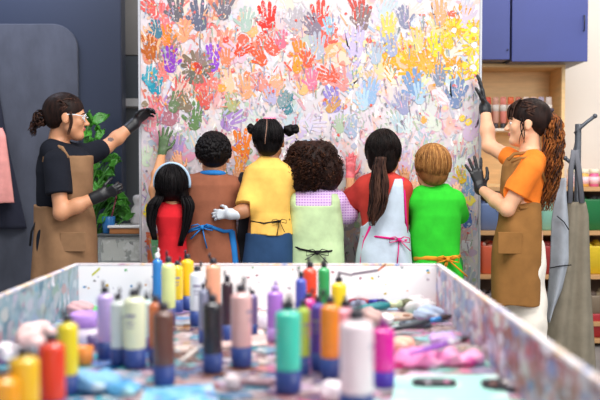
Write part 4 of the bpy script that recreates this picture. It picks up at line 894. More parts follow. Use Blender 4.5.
def kid_d():   # girl with big curls
    Y = 4.42; t, base = kid('child with big brown curls, lilac gingham shirt and mint green apron', 313, Y)
    sk = skinm('skin_brown', 'a8714e'); H = .225
    st = stations([(188, 303, 327, .05), (192, 294, 336, .085), (200, 290, 341, .1), (215, 290, 341, .1), (240, 289, 341, .1), (262, 287, 343, .11), (290, 284, 346, .12)], Y, .1)
    A = fwd_arm(294, 202, 286, 214, 290, 200, Y); B = (P(337, 202, Y), P(348, 214, Y+.04), P(352, 200, 4.63))
    hds = hand_prims(A[2], (0, .1, 1), (0, 1, 0), (1, 0, .1), .13, .1, .1)+hand_prims(B[2], (.1, .1, 1), (0, 1, 0), (-1, 0, .1), .125, .12, .1)
    T, R = kid_body(t, base, Y, P(313, 166, Y), (0, 1, .1), H, st, (A, B), (P(313, 178, Y), P(313, 192, Y)), sk, fabric('denim_grey', '56637c'), extra=hds)
    ging, nt, bs = newmat('lilac_gingham'); tc = nd(nt, 'ShaderNodeTexCoord'); w1 = nd(nt, 'ShaderNodeTexWave'); w1.inputs['Scale'].default_value = 22; w1.bands_direction = 'X'; w2_ = nd(nt, 'ShaderNodeTexWave'); w2_.inputs['Scale'].default_value = 22; w2_.bands_direction = 'Z'
    for w_ in (w1, w2_): nt.links.new(tc.outputs['Object'], w_.inputs[0])
    c1 = mix(nt, ramp(nt, w1.outputs['Fac'], .4, .6), lin('a877c0'), lin('d3b2e2')); nt.links.new(mix(nt, ramp(nt, w2_.outputs['Fac'], .4, .6), c1, lin('d9bce6')), bs.inputs['Base Color']); bs.inputs['Roughness'].default_value = .9
    sobj('shirt', [Loft(st, k=.02), Cap(P(296, 200, Y), P(336, 200, Y), .045, k=.035), Cap(A[0], A[0]*.1+A[1]*.9, .048, .045, k=.03), Cap(B[0], B[0]*.0+B[1]*1, .055, .05, k=.03), Cap(B[1], B[1]*.6+B[2]*.4, .048, .045, k=.03)], ging, t, base, h=.0055, disp=fold(.003, 34, 8, 5))
    mint = fabric('mint_apron', 'bdd4a4'); xa, xb = P(296, 200, Y)[0], P(331, 200, Y)[0]; zn = P(300, 205, Y)[2]; xo0, xo1 = P(288, 200, Y)[0], P(342, 220, Y)[0]
    sobj('apron', [Loft([(z_, x, y, a+.01, b_+.013) for z_, x, y, a, b_ in st], k=.01, zhi=P(0, 194, Y)[2]), Cap(P(297, 197, Y-.02), P(297, 204, Y-.06), .035, k=.02), Cap(P(333, 198, Y-.02), P(332, 206, Y-.06), .035, k=.02)], mint, t, base, h=.0055, disp=fold(.003, 34, 8, 5),
         cuts=[lambda X, Yy, Z: np.minimum(np.minimum(X-xa, xb-X), Z-zn)+np.zeros_like(X+Yy+Z) if 1 else 0])
    tape = fabric('black_tape', '1c1c20')
    ties(t, base, [back(x, y, Y, st, .021) for x, y in ((290, 243), (300, 247), (316, 250), (330, 249), (341, 247))], tape, .005)
    bow(t, base, back(317, 250, Y, st, .026), tape, s=1.25, r=.0045, tails=((-.05, -.03), (.05, -.05)))
    hm, hm2 = hairm('hair_black_brown', '1a0f0d', '321c15'), hairm('hair_dark_curl', '2c1812', '50301f'); r = random.Random(9); c_ = P(312, 167, Y)+[0, -.02, -.0]; rad = np.array([.142, .12, .132])
    pr = [Ell(c_, rad*.9, k=.01), Ell(c_+[-.08, 0, -.03], [.085, .09, .1], k=.03), Ell(c_+[.08, 0, -.03], [.085, .09, .1], k=.03), Ell(c_+[-.045, 0, .07], [.085, .08, .07], k=.03), Ell(c_+[.05, 0, .07], [.085, .08, .07], k=.03)]
    fsub = Ell(T(0, .5, -.15), np.array([.33, .42, .5])*H, R)
    sobj('hair', pr, hm, t, base, h=.006, sub=[fsub], disp=lambda X, Yy, Z: .004*np.sin(140*X+3*np.sin(60*Z))*np.sin(130*Z)*np.cos(120*Yy))
    ps = []
    for i in range(1150):
        d = unit([r.gauss(0, 1), r.gauss(0, 1), r.gauss(0, 1)])
        if d[1] > .45 and d[2] < .5: continue
        lobe = 1+.13*math.exp(-((abs(d[0])-.5)/.25)**2)*(d[2] > .3)-.06*math.exp(-(d[0]/.12)**2)*(d[2] > .5)
        q = c_+d*rad*lobe*r.uniform(.84, .98)*(1+.1*abs(d[0])*(d[2] < .3)); ax = unit(d*np.array([1, 1, .6])+[0, 0, -.55]+np.array([r.gauss(0, .25) for _ in range(3)])); e1 = unit(np.cross(ax, [.2, .9, .3])); e2 = np.cross(ax, e1); ln = r.uniform(.022, .04); ph = r.uniform(0, 6.3); rr = r.uniform(.004, .0065)
        ps.append(np.array([q+ax*ln*u+rr*(e1*math.cos(ph+11*u)+e2*math.sin(ph+11*u)) for u in np.linspace(0, 1, 11)]))
    tubes(t, base, 'curls', ps, [hm, hm2, hm], .003, 4)
kid_d()

def kid_e():   # girl with long ponytail
    Y = 4.40; t, base = kid('girl in red with a long dark ponytail and pale blue apron edged in magenta', 384, Y)
    sk = skinm('skin_tan', 'cf9468'); H = .235
    st = stations([(172, 372, 394, .05), (177, 364, 402, .085), (186, 361, 408, .1), (205, 360, 409, .1), (230, 361, 408, .095), (250, 359, 410, .105), (285, 357, 412, .12)], Y, .1)
    A = (P(366, 188, Y), P(352, 203, Y+.1), P(350, 178, 4.64)); B = fwd_arm(402, 190, 409, 205, 405, 190, Y)
    gc = A[2]; hd = hand_prims(A[2], (.05, .08, 1), (0, 1, 0), (1, 0, .1), .145, .07, .06)
    T, R = kid_body(t, base, Y, P(385, 154, Y), (.42, 1, .05), H, st, (A, B), (P(384, 162, Y), P(383, 177, Y)), sk, fabric('grey_trousers', '6a7488'), extra=hd+hand_prims(B[2], (0, .1, 1), (0, 1, 0), (-1, 0, .1), .13, .12, .1),
                    mats=[sk, plain('red_hand_paint', 'd8626a', .5, var=.25, sc=50)], fn=lambda c: ((np.linalg.norm(c-gc, axis=1) < .16) & (c[:, 2] > gc[2]))*1)
    pA = A[1]*1.0
    sobj('shirt', [Loft(st, k=.02), Cap(P(367, 187, Y), P(402, 187, Y), .046, k=.035), Cap(A[0], pA, .062, .064, k=.03), Cap(A[1], A[1]*.75+A[2]*.25, .06, .05, k=.02), Cap(B[0], B[0]*.2+B[1]*.8, .05, .048, k=.03)], fabric('brick_red_shirt', 'c03c34'), t, base, h=.0055, disp=fold(.003, 34, 8, 7))
    pb_ = fabric('pale_blue_apron', 'bccad8'); a1, a2 = P(399, 178, Y), P(403, 240, Y); b1, b2 = P(387, 178, Y), P(362, 236, Y)
    # bib: between the diagonal left edge and the right strap
    def cut(X, Yy, Z):
        xr_ = np.interp(Z, [a2[2], P(0, 222, Y)[2], a1[2]], [P(409, 0, Y)[0]+.03, P(404, 0, Y)[0], P(402, 0, Y)[0]]); xl_ = np.interp(Z, [P(0, 236, Y)[2], P(0, 205, Y)[2], P(0, 178, Y)[2]], [P(352, 0, Y)[0], P(384, 0, Y)[0], P(394, 0, Y)[0]])
        return np.maximum(X-xr_, xl_-X)
    sobj('apron', [Loft([(z_, x, y, a+.008, b_+.009) for z_, x, y, a, b_ in st], k=.01, zhi=P(0, 178, Y)[2])], pb_, t, base, h=.0055, cuts=[cut], disp=fold(.003, 34, 8, 7))
    mg = fabric('magenta_tape', 'd8247c')
    ties(t, base, [back(x, y, Y, st, .014) for x, y in ((402, 178), (403, 195), (404, 215), (406, 232))], mg, .0045, 'apron_edging')
    ties(t, base, [back(x, y, Y, st, .014) for x, y in ((362, 236), (375, 235), (390, 237), (404, 239), (408, 238))], mg, .0055)
    ties(t, base, [back(x, y, Y, st, .014) for x, y in ((369, 225), (363, 240), (360, 262), (359, 280))], mg, .006, 'apron_edging')
    bow(t, base, back(397, 238, Y, st, .018), mg, s=1.15, r=.005, tails=((-.012, -.13), (.05, -.05)))
    hm, hm2 = hairm('hair_soft_black', '0a0707', '1e1412'), hairm('hair_dark_brown', '2c1b18', '553a2e'); r = random.Random(12)
    sobj('hair', [Ell(T(0, -.09, .1), np.array([.4, .46, .45])*H, R, k=.01), Ell(T(0, -.2, -.25), np.array([.3, .2, .2])*H, R, k=.04)], hm, t, base, h=.005, sub=[Ell(T(0, .42, -.2), np.array([.36, .4, .5])*H, R)])
    pt = P(381, 160, Y-.12)
    ps = []
    for q in combed(T, R, H, 95, 265, 150, 85, lambda a: 5 if abs(a-180) < 60 else -25, (0, -.09, .1), (.4, .46, .45), 6):
        e = q[-1]; n_ = 6; q2 = np.array([q[0]+(q[k_]-q[0]) for k_ in range(len(q))]); ext = np.array([e*(1-u)+pt*u for u in np.linspace(.2, 1, 4)]); ps.append(np.concatenate([q2, ext]) if e[2] < pt[2]+.05 or r.random() < .8 else q2)
    tubes(t, base, 'hair_strands', ps, [hm], .0028)
    sp = np.array([P(x, y, Y-.125-.004*i) for i, (x, y) in enumerate(((381, 157), (379, 168), (379, 185), (379, 200), (375, 213), (372, 226)))]); su = np.linspace(0, 1, 6); wv = [.024, .033, .048, .05, .042, .012]; ps = []
    for i in range(170):
        a = r.uniform(0, 6.28); q = math.sqrt(r.random()); ph = r.uniform(0, 6.3); ln = r.uniform(.85, 1.02)
        ps.append(np.array([[np.interp(u*ln, su, sp[:, j]) for j in range(3)]+np.array([math.cos(a), .45*math.sin(a), 0])*q*np.interp(u*ln, su, wv)+np.array([.004*math.sin(12*u+ph), 0, 0]) for u in np.linspace(0, 1, 22)]))
    tubes(t, base, 'ponytail', ps, [hm, hm2, hm2], .0036)
    b = MB(); b.tube([pt+np.array([.028*math.cos(a), .01-.012*math.sin(a), .008*math.sin(a)+.006]) for a in np.linspace(0, 6.283, 15)], .006, 6); link('hair_tie', b, hm, t, origin=base)
kid_e()

def kid_f():   # boy in green
    Y = 4.42; t, base = kid('boy with straight golden brown hair in a bright green top tied with orange', 434, Y)
    sk = skinm('skin_fair', 'e6b493'); H = .23
    st = stations([(186, 421, 445, .05), (191, 415, 452, .085), (199, 411, 459, .1), (215, 410, 461, .105), (235, 410, 460, .1), (256, 412, 459, .1), (272, 411, 462, .11), (295, 410, 464, .115)], Y, .1)
    A = fwd_arm(416, 203, 411, 216, 414, 202, Y); B = fwd_arm(455, 203, 460, 216, 456, 204, Y)
    hds = hand_prims(A[2], (0, .1, 1), (0, 1, 0), (1, 0, .1), .13, .1, .1)+hand_prims(B[2], (.1, .1, 1), (0, 1, 0), (-1, 0, .1), .125, .12, .1)
    T, R = kid_body(t, base, Y, P(431, 168, Y), (-.22, 1, .04), H, st, (A, B), (P(432, 178, Y), P(432, 192, Y)), sk, fabric('green_trousers', '2a7a3a'), extra=hds, face_brow='7a5230')
    gr = fabric('green_top', '2fbf2e')
    sobj('shirt', [Loft(st, k=.02), Cap(P(417, 199, Y), P(454, 199, Y), .048, k=.035), Cap(P(421, 191, Y-.02), P(444, 191, Y-.02), .032, k=.03), Cap(A[0], A[0]*.1+A[1]*.9, .056, .053, k=.03), Cap(B[0], B[0]*.1+B[1]*.9, .056, .053, k=.03)], gr, t, base, h=.0055, disp=fold(.0035, 28, 7, 9))
    og = fabric('orange_tape', 'e2952c')
    ties(t, base, [back(x, y, Y, st, .006) for x, y in ((413, 258), (425, 256), (438, 257), (450, 256), (459, 255))], og, .011)
    bow(t, base, back(444, 257, Y, st, .014), og, s=1.25, r=.008, tails=((-.01, -.03), (.08, -.07)))
    hm, hm2, hm3 = hairm('hair_golden', '80552f', 'a8743f'), hairm('hair_light_brown', '6b4527', '8f6236'), hairm('hair_blond', '96683a', 'bf8f54')
    sobj('hair', [Ell(T(0, -.09, .1), np.array([.4, .46, .44])*H, R, k=.01), Ell(T(0, -.26, -.22), np.array([.24, .16, .15])*H, R, k=.05)], hm2, t, base, h=.005, sub=[Ell(T(0, .42, -.2), np.array([.36, .4, .5])*H, R)])
    ps = combed(T, R, H, 40, 320, 560, 84, lambda a: -34 if abs(a-180) < 45 else (-18 if abs(a-180) < 95 else 25), (0, -.09, .1), (.41, .47, .45), 7, .03)
    tubes(t, base, 'hair_strands', ps, [hm, hm2, hm3, hm], .003)
kid_f()

# ================================================================ THE PAINT TABLE
ZT = .685; ZR = .86
tx0, tx1, ty0, ty1 = -.92, .52, .85, 3.33
tab = thing('paint_table', 'big white high-rimmed work table spattered with paint, in the foreground', 'table', (-.2, 2.1, 0))
ox, oy = -.2, 2.1
S1 = (1, 1, 1)
top_m = splat('table_top_paint', 'a08c94', [('c4a8a4', 5, .48, .15, None), ('6f6b80', 7, .55, .12, None), ('d9c3c6', 9, .58, .08, None), ('8a5a55', 12, .6, .06, None), ('eceaf0', 20, .64, .05, None), ('c77f9c', 16, .64, .05, None)], .35)
far_m = splat('rim_white_paint', 'faf8f8', [('d9d5dc', 6, .6, .12, None), ('b9b2bb', 26, .7, .04, None), ('e7a0b5', 30, .74, .03, None), ('86a9c8', 34, .75, .03, None)], .45)
left_m = splat('rim_teal_paint', '8fa3ad', [('5f8c98', 4, .45, .15, None), ('3f6f80', 9, .55, .1, (1, 1, .6)), ('c9cbd2', 10, .58, .08, (1, 1, .5)), ('b08a90', 14, .63, .06, None), ('e6e2e8', 22, .64, .05, (1, 1, .4)), ('2f5560', 18, .68, .05, (1, 1, .4))], .35)
right_m = splat('rim_pink_paint', 'c9bccb', [('b98a8f', 5, .46, .12, None), ('8f9dc6', 6, .53, .1, None), ('a8655f', 10, .57, .08, (1, 1, .6)), ('e9e2ea', 9, .56, .07, None), ('5f7fc0', 15, .63, .05, None), ('d4577c', 17, .67, .04, None), ('f2eef0', 24, .62, .05, (1, 1, .5)), ('7a3f42', 26, .68, .04, (1, 1, .4))], .35)
edge_m = splat('rim_top_paint', 'e2dadd', [('c9a9b9', 12, .55, .1, None), ('e8c8a0', 12, .55, .06, None), ('8fa0cc', 16, .6, .05, None)], .5)
boxo('tabletop', tx0-ox, tx1-ox, ty0-oy, ty1-oy, ZT-.03, ZT, top_m, tab, .002)
T_ = .016
for a, m in (((tx0-T_, tx0, ty0-T_, ty1+T_), left_m), ((tx1, tx1+T_, ty0-T_, ty1+T_), right_m), ((tx0, tx1, ty1, ty1+T_), far_m), ((tx0, tx1, ty0-T_, ty0), far_m)):
    boxo('rim', a[0]-ox, a[1]-ox, a[2]-oy, a[3]-oy, ZT-.06, ZR-.004, m, tab, .002)
b = MB(); g = .0
for a in ((tx0-T_-.001, tx0+.001, ty0-T_, ty1+T_), (tx1-.001, tx1+T_+.001, ty0-T_, ty1+T_), (tx0+.001, tx1-.001, ty1-.001, ty1+T_+.001), (tx0+.001, tx1-.001, ty0-T_-.001, ty0+.001)): b.box(a[0]-ox, a[1]-ox, a[2]-oy, a[3]-oy, ZR-.004, ZR+.004)
link('rim_cap', b, edge_m, tab, False, .002)
for lx in (tx0+.05, tx1-.05):
    for ly in (ty0+.05, ty1-.05): boxo('leg', lx-ox-.035, lx-ox+.035, ly-oy-.035, ly-oy+.035, 0, ZT-.03, plain('leg_white', 'd8d4d2', .5), tab, .004)
# dried paint puddles and drips on the top and the rims
pd = MB(); r = random.Random(21); kk = [0]
def puddle(x, y, rad, c, e=1):
    kk[0] += 1; ph = r.random()*6; n = 13; z = ZT+.0004+.0000025*kk[0]
    v = [(min(max(x-ox+rad*e*r.uniform(.7, 1.2)*math.cos(ph+6.283*i/n), tx0-ox), tx1-ox), min(max(y-oy+rad*r.uniform(.7, 1.2)*math.sin(ph+6.283*i/n), ty0-oy), ty1-oy), z) for i in range(n)]
    pd.add(v, [tuple(range(n))], 0, vary(c))
def tpal(x, y):
    if x < -.45: return ['4f86b8', '8fb9d8', '2f6f9a', 'c9dbe8', '5fb0c0', '3a8fa0', 'e6e6ee', '7f9fd0', 'b8a0c8']
    if x < -.05: return ['8f6a5c', 'b39a9a', '5f7fa0', 'd6c2c6', '7fb0c0', 'a0705f', 'e2d8dc', '6a5a78', 'c98a9a', '5aa0a8']
    if x < .12: return ['c9a0a8', 'a58a9c', 'e8c8d4', '8a7a90', 'e884b8', 'd9d2dc', 'b07a80']
    return ['e9a8c8', 'f2e8ee', 'b8a0a0', '9fd8cc', 'e86ab0', 'b4b4bc', 'd8c8d0', 'a8c0d8', '8a7a74']
for i in range(1500):
    x, y = r.uniform(tx0, tx1), r.uniform(ty0+.3, ty1); puddle(x, y, r.uniform(.008, .05), r.choice(tpal(x, y)), r.uniform(.7, 1.6))
for i in range(60):
    x, y = r.uniform(.12, .5), r.uniform(1.45, 1.98); puddle(x, y, r.uniform(.03, .07), r.choice(['a6e0d2', 'b8e8dc', 'c8ece4', '9fd8cc']))
o = link('dried_paint', pd, paintattr('dried_paint', 'dccfd8', .6, .18, 30), tab, False); o['kind'] = 'stuff'
def rimspots(x, nrm, n, cols, name):
    m = MB(); k = 0
    for i in range(n):
        y, z = r.uniform(ty0+.4, ty1-.03), r.uniform(ZT+.02, ZR-.012); rad = r.uniform(.005, .026); k += 1; q = x+nrm*(.0004+.0000025*k); c = vary(r.choice(cols[0] if y < 2.35+r.gauss(0, .25) else cols[-1])); dr = r.uniform(0, .05) if r.random() < .4 else 0; N = 10
        v = [(q-ox, y-oy+rad*1.5*r.uniform(.7, 1.2)*math.cos(6.283*j/N), max(ZT+.002, min(ZR-.006, z+rad*r.uniform(.7, 1.2)*math.sin(6.283*j/N)-(dr if j == 7 else 0)))) for j in range(N)]
        m.add(v, [tuple(range(N))], 0, c)
    o = link(name, m, paintattr(name, 'dfd5dd', .68, .4, 40), tab, False); o['kind'] = 'stuff'
rimspots(tx1, -1, 520, [['b06a68', 'a07878', 'c8989a', '8a5a5a', 'a88a9c', 'b8a8b8', '7f8fbc', 'cfc0c8', '9a6a60', 'b88078'], ['dfe2ea', 'f4eef2', 'b0bcd8', '8fa0c8', 'e8dfe2', 'c8c0cc', 'd8a8b4', 'eeeeee', '9fb4cc']], 'rim_splashes')
rimspots(tx0, 1, 160, [['6a97a5', 'a8b8c0', '7fa5b2', 'b3bac2', '5a808c', '8fa0a8'], ['b8bfc8', 'a8b8c0', '9fb0b8', 'c3cad2', 'b89aa2', '8fa0a0']], 'rim_splashes')
m = MB()
for i in range(45):
    x, z = r.uniform(tx0+.02, tx1-.02), r.uniform(ZT+.03, ZR-.01); rad = r.uniform(.002, .006); c = vary(r.choice(['b0b0c0', 'e8a060', '7fb0d8', 'c08a90', '8a8a90', 'e8d060', '9ad0a0'])); N = 8
    m.add([(x-ox+rad*1.3*r.uniform(.6, 1.2)*math.cos(6.283*j/N), ty1-oy-.0005-.000003*i, z+rad*r.uniform(.6, 1.2)*math.sin(6.283*j/N)) for j in range(N)], [tuple(range(N))], 0, c)
for (xa_, za_, xb_, zb_, c) in ((352, 274, 378, 270, '8a7f8a'), (378, 270, 386, 264, 'd07a5a'), (338, 272, 352, 275, 'a09aa0'), (100, 268, 92, 275, 'c8c83a')):
    p = P(xa_, za_, ty1); q = P(xb_, zb_, ty1); m.add([(p[0]-ox, ty1-oy-.001, p[2]-.006), (q[0]-ox, ty1-oy-.001, q[2]-.006), (q[0]-ox, ty1-oy-.001, q[2]+.004), (p[0]-ox, ty1-oy-.001, p[2]+.004)], [(0, 1, 2, 3)], 0, lin(c))
o = link('rim_splashes', m, paintattr('rim_splash_far', 'f2efef', .7, .4, 40), tab, False); o['kind'] = 'stuff'
ZP = ZT+.0045   # things stand on the dried paint

# ---------------------------------------------------------------- paint bottles
GB = 'squeeze bottles of paint on the table'
TAKEN = []
def bottle(px, by, w, top, c, words, band='2a4286', cap='262430', tilt=None, s=None, Y=None):
    """px centre, base row, width in photo pixels, row of the cap's top"""
    s = s or (by-170)/.552; Y = F/s; p = P(px, 200, Y); R_ = w/2/s; h = ZP*0+(P(px, top, Y)[2]-ZP); h = max(.12, min(.3, h))
    t = thing('paint_bottle', words, 'paint bottle', (p[0], Y, ZP), GB, r.uniform(0, 6.28)); TAKEN.append((p[0], Y, R_))
    hb = h*.84; zb = h*.235
    m = plain('paint_'+c, c, .25, var=.07, sc=8, spec=.6, coat=.4)
    b = MB(); b.lathe([(R_*.985, zb), (R_, zb+.004), (R_, hb*.945), (R_*.96, hb*.975), (R_*.8, hb*.995), (R_*.42, hb+.004), (R_*.42, hb+.01)], n=28); link('bottle_body', b, m, t)
    b = MB(); b.lathe([(R_*.92, 0), (R_, .005), (R_*1.02, .012), (R_*1.02, zb)], n=28); link('base_band', b, plain('band_'+band, band, .4, var=.08, sc=12), t)
    b = MB(); cr_ = R_*.47; b.lathe([(cr_, hb+.008), (cr_*1.04, hb+.012), (cr_*.98, h*.93), (cr_*.8, h*.945), (.004, h*.95)], n=20); k = link('cap', b, plain('cap_'+cap, cap, .35), t)
    b = MB(); a = r.uniform(-.5, .5); b.tube([(0, 0, h*.93), (0, 0, h*.955)], [cr_*.5, cr_*.35], 12); b.tube([(cr_*.9, 0, h*.94), (cr_*1.15, 0, h*1.0), (cr_*.9, 0, h*1.03)], [cr_*.35, cr_*.4, cr_*.2], 8); link('flip_lid', b, plain('cap_'+cap, cap, .35), k)
    if h > .17:   # round printed badge and text lines on the bottle
        b = MB()
        for z0_, z1_, w_ in ((.62, .66, .5), (.55, .57, .42), (.5, .515, .36)):
            v = []; N = 7
            for j in range(N):
                q = -w_+2*w_*j/(N-1)-1.57; v += [(R_*1.006*math.cos(q), R_*1.006*math.sin(q), h*z0_), (R_*1.006*math.cos(q), R_*1.006*math.sin(q), h*z1_)]
            b.add(v, [(2*j, 2*j+2, 2*j+3, 2*j+1) for j in range(N-1)])
        o = link('printed_label', b, plain('print_'+band, 'e9e4ea' if c in DARK else '8a86a0', .5), t)
    return t
DARK = ('6a4034', '1f1c26', '5a3fb0', '3a2430', '3a2a34')
bottle(22, 440, 30, 343, 'f5c21a', 'thick golden yellow paint bottle at the front left, right of the amber one')
bottle(0, 450, 32, 366, 'f0a010', 'amber orange paint bottle cut by the left edge of the photo')
bottle(50, 424, 27, 329, 'ea3a16', 'bright red orange paint bottle between golden and lemon yellow ones')
bottle(66, 396, 21, 311, 'f2da1c', 'lemon yellow paint bottle just behind the bright red one')
bottle(104, 361, 16, 283, 'c9b0ea', 'lavender paint bottle at the left of the cream trio')
bottle(117, 367, 15, 290, 'dfe6e4', 'pale grey white paint bottle between the lavender and the cream ones')
bottle(134, 369, 22, 285, 'eef2cc', 'pale cream paint bottle, right of the pale grey white one')
bottle(146, 352, 12, 292, 'b8dcd8', 'pale aqua paint bottle peeking out behind the cream one')
bottle(163, 387, 22, 298, '6a4034', 'dark chocolate brown paint bottle at the left of the open middle')
bottle(154, 366, 13, 292, 'c86a3a', 'burnt orange paint bottle behind the chocolate brown one')
bottle(168, 326, 14, 253, 'dfe89a', 'pale lime paint bottle in the far row beside the yellow pair')
bottle(157, 314, 10, 250, '2a80c8', 'sky blue paint bottle in the far row below the girl in red', cap='f0f0f4')
bottle(177, 313, 11, 258, 'f0cc2a', 'small yellow paint bottle, left of the far yellow pair')
bottle(187, 310, 13, 251, 'f4c41c', 'warm yellow paint bottle, right of the far yellow pair')
bottle(197, 326, 15, 263, 'e6ecf4', 'white paint bottle with navy base in the far row')
bottle(213, 322, 15, 255, 'f2aa88', 'peach paint bottle in the far row below the boy in brown')
bottle(212, 374, 20, 290, '1f1c26', 'black paint bottle in the middle of the table')
bottle(227, 342, 12, 272, '3a2430', 'deep maroon paint bottle behind the black one')
bottle(241, 368, 21, 280, 'e8b8b4', 'dusty pink paint bottle smeared with lilac, right of the black one')
bottle(275, 342, 16, 283, 'b07ad8', 'violet paint bottle behind the turquoise one', band='b08ad0', cap='a88cc8')
bottle(288, 394, 26, 296, '3fd0b4', 'turquoise green paint bottle in the centre front')
bottle(303, 376, 14, 296, 'b4cc4a', 'lime green paint bottle tucked behind the turquoise one')
bottle(318, 372, 15, 292, '5a3fb0', 'deep violet blue paint bottle between lime and orange ones')
bottle(330, 379, 19, 292, 'f08a1c', 'vivid orange paint bottle, left of the big white pink one')
bottle(357, 422, 34, 303, 'f8e6ec', 'large white pink paint bottle at the front, right of the orange one')
bottle(346, 372, 22, 297, 'f4a4b4', 'rose pink paint bottle behind the large white pink one')
bottle(384, 388, 22, 318, 'e81ea0', 'magenta paint bottle with violet base, right of the large white pink one', band='4a2aa8', cap='8a2a80')
bottle(310, 330, 14, 258, 'ee4a26', 'scarlet paint bottle in the far row beside the green one')
bottle(324, 326, 12, 258, '2aa85a', 'emerald green paint bottle in the far row beside the scarlet one')
bottle(339, 336, 15, 274, 'f4d81c', 'canary yellow paint bottle behind the pink and orange ones')
bottle(301, 342, 11, 268, '4a5ac0', 'slim cobalt blue paint bottle left of the scarlet one')
bottle(309, 352, 15, 290, 'e02a90', 'hot pink paint bottle in front of the scarlet one')
bottle(203, 346, 10, 280, '8a8fa8', 'slim slate grey paint bottle behind the black one')
bottle(252, 336, 11, 288, '7a6a98', 'slim dull purple paint bottle behind the dusty pink one')

# ---------------------------------------------------------------- clutter between the bottles
def tp(px, py, z=0):
    """point of the table top under a pixel"""
    d = CR @ np.array([px-300.0, 200.0-py, -F]); k = (ZP+z-1.24)/d[2]; return np.array([0, 0, 1.24])+d*k
def crumple(px, py, r_, c, words, name='crumpled_tissue', cat='tissue', sq=.8, kk_=6, var2=None, seed=0):
    p = tp(px, py); p[1] = min(p[1]+r_*.7, ty1-r_*1.3); p[0] = min(max(p[0], tx0+r_*1.35), tx1-r_*1.35); rr = random.Random(seed); t = [p[0], p[1], ZP]; pr = [Ell([p[0], p[1], ZP+r_*sq*.9], [r_, r_*.85, r_*sq], k=.01)]
    pr += [Ell(np.array([p[0], p[1], ZP+r_*sq*.9])+unit([rr.gauss(0, 1), rr.gauss(0, 1), rr.gauss(0, .8)])*[r_*.8, r_*.7, r_*sq*.7], r_*rr.uniform(.22, .38), k=.012) for _ in range(14)]
    zc_ = ZP; q = 5.5/r_
    o = sobj(name, pr, splat('crumple_'+c, c, [(var2 or 'ffffff', 16, .55, .1, None), ('b8b0c0', 30, .66, .05, None)], .8), None, tuple(t), h=r_/12, cuts=[lambda X, Y, Z: zc_-Z], disp=lambda X, Y, Z: r_*.06*np.sin(q*X+2*np.sin(q*.7*Z)+seed)*np.cos(q*Y+3*Z*q*.3))
    return props(o, words, cat)
crumple(31, 356, .062, 'f2c8c4', 'pale pink crumpled paper wad behind the golden yellow bottle', seed=1, var2='fbeae6')
crumple(4, 362, .035, 'ecdfe6', 'small whitish crumpled wad at the left edge behind the amber bottle', seed=2)
crumple(60, 346, .026, 'd88aa8', 'small rose crumpled wad behind the lemon yellow bottle', seed=3, var2='e8b0c0')
crumple(97, 330, .05, 'b8c0bc', 'grey green crumpled rag below the left corner of the far rim', 'crumpled_rag', 'rag', .6, seed=4, var2='7a8a80')
crumple(90, 317, .03, '58c060', 'bright green paint rag in the far left corner of the table', 'crumpled_rag', 'rag', .6, seed=5, var2='8ad88a')
crumple(70, 318, .05, 'c8a0a4', 'dusty rose rag heaped at the left rim of the table', 'crumpled_rag', 'rag', .6, seed=6, var2='a8b0b8')
crumple(334, 402, .03, 'f4e6ee', 'small white tissue lying in front of the orange bottle', seed=7)
crumple(368, 330, .05, 'b89a94', 'taupe crumpled rag right of the rose pink bottle', 'crumpled_rag', 'rag', .75, seed=8, var2='8a8088')
crumple(386, 326, .026, 'f4ece8', 'small white tissue ball right of the taupe rag', seed=9)
crumple(358, 306, .03, '8a90a8', 'slate grey crumpled rag behind the rose pink bottle', 'crumpled_rag', 'rag', .6, seed=10, var2='c0a8b0')
crumple(425, 368, .075, 'f08ac0', 'pink paint soaked rag spread right of the magenta bottle', 'paint_rag', 'rag', .18, seed=11, var2='f8c8dc')
crumple(466, 366, .06, 'f2a8cc', 'lighter pink rag near the right rim of the table', 'paint_rag', 'rag', .2, seed=12, var2='e85aa8')
crumple(398, 352, .05, 'f4b49c', 'peach pink rag just right of the magenta bottle', 'paint_rag', 'rag', .35, seed=13, var2='f0d0c8')
crumple(445, 345, .045, 'c8a4dc', 'lilac paint rag behind the pink ones', 'paint_rag', 'rag', .3, seed=14, var2='e8d0f0')
crumple(440, 306, .07, 'cdc8c8', 'pale grey rag against the far end of the right rim', 'crumpled_rag', 'rag', .35, seed=15, var2='f2f0ee')
crumple(470, 322, .055, 'a9b8d0', 'pale blue grey rag against the right rim', 'crumpled_rag', 'rag', .45, seed=16, var2='e6e6ee')
# blue stained clear bag, front left
crumple(92, 394, .055, '7fb4dc', 'crinkled pale blue plastic bag in front of the lavender bottle', 'plastic_bag', 'bag', .4, seed=17, var2='dcecf6')
crumple(122, 396, .04, '4f9ac8', 'sky blue crumpled plastic sheet in front of the cream bottle', 'plastic_sheet', 'plastic', .3, seed=18, var2='a8e0e8')
# lavender tub with white band
p = tp(83, 344); t = thing('round_tub', 'lavender round paint tub with white lower band, left of the lavender bottle', 'tub', (p[0], p[1]+.04, ZP))
b = MB(); b.lathe([(.045, 0), (.049, .004), (.05, .05)], n=28); link('white_band', b, plain('tub_white', 'efe4f2', .4), t)
b = MB(); b.lathe([(.05, .05), (.052, .054), (.052, .088), (.048, .092), (.044, .086), (.001, .084)], n=28); link('tub_lid', b, plain('tub_lavender', 'b48ad8', .4), t)
def cup(px, py, r_, h_, c, c2, words):
    p = tp(px, py); t = thing('paint_cup', words, 'cup', (p[0], p[1]+r_, ZP), 'small paint cups on the table'); b = MB(); b.lathe([(r_*.8, 0), (r_*.84, .003), (r_, h_), (r_*.95, h_), (r_*.78, h_*.6)], n=22); link('cup_body', b, plain('cup_'+c, c, .35), t)
    b = MB(); b.lathe([(r_*.8, h_*.6), (r_*.82, h_*.72), (.001, h_*.72)], n=22); link('paint', b, plain('cuppaint_'+c2, c2, .2), t); return t
cup(82, 366, .026, .05, 'e88a3a', 'f2a040', 'orange paint cup right of the lemon yellow bottle')
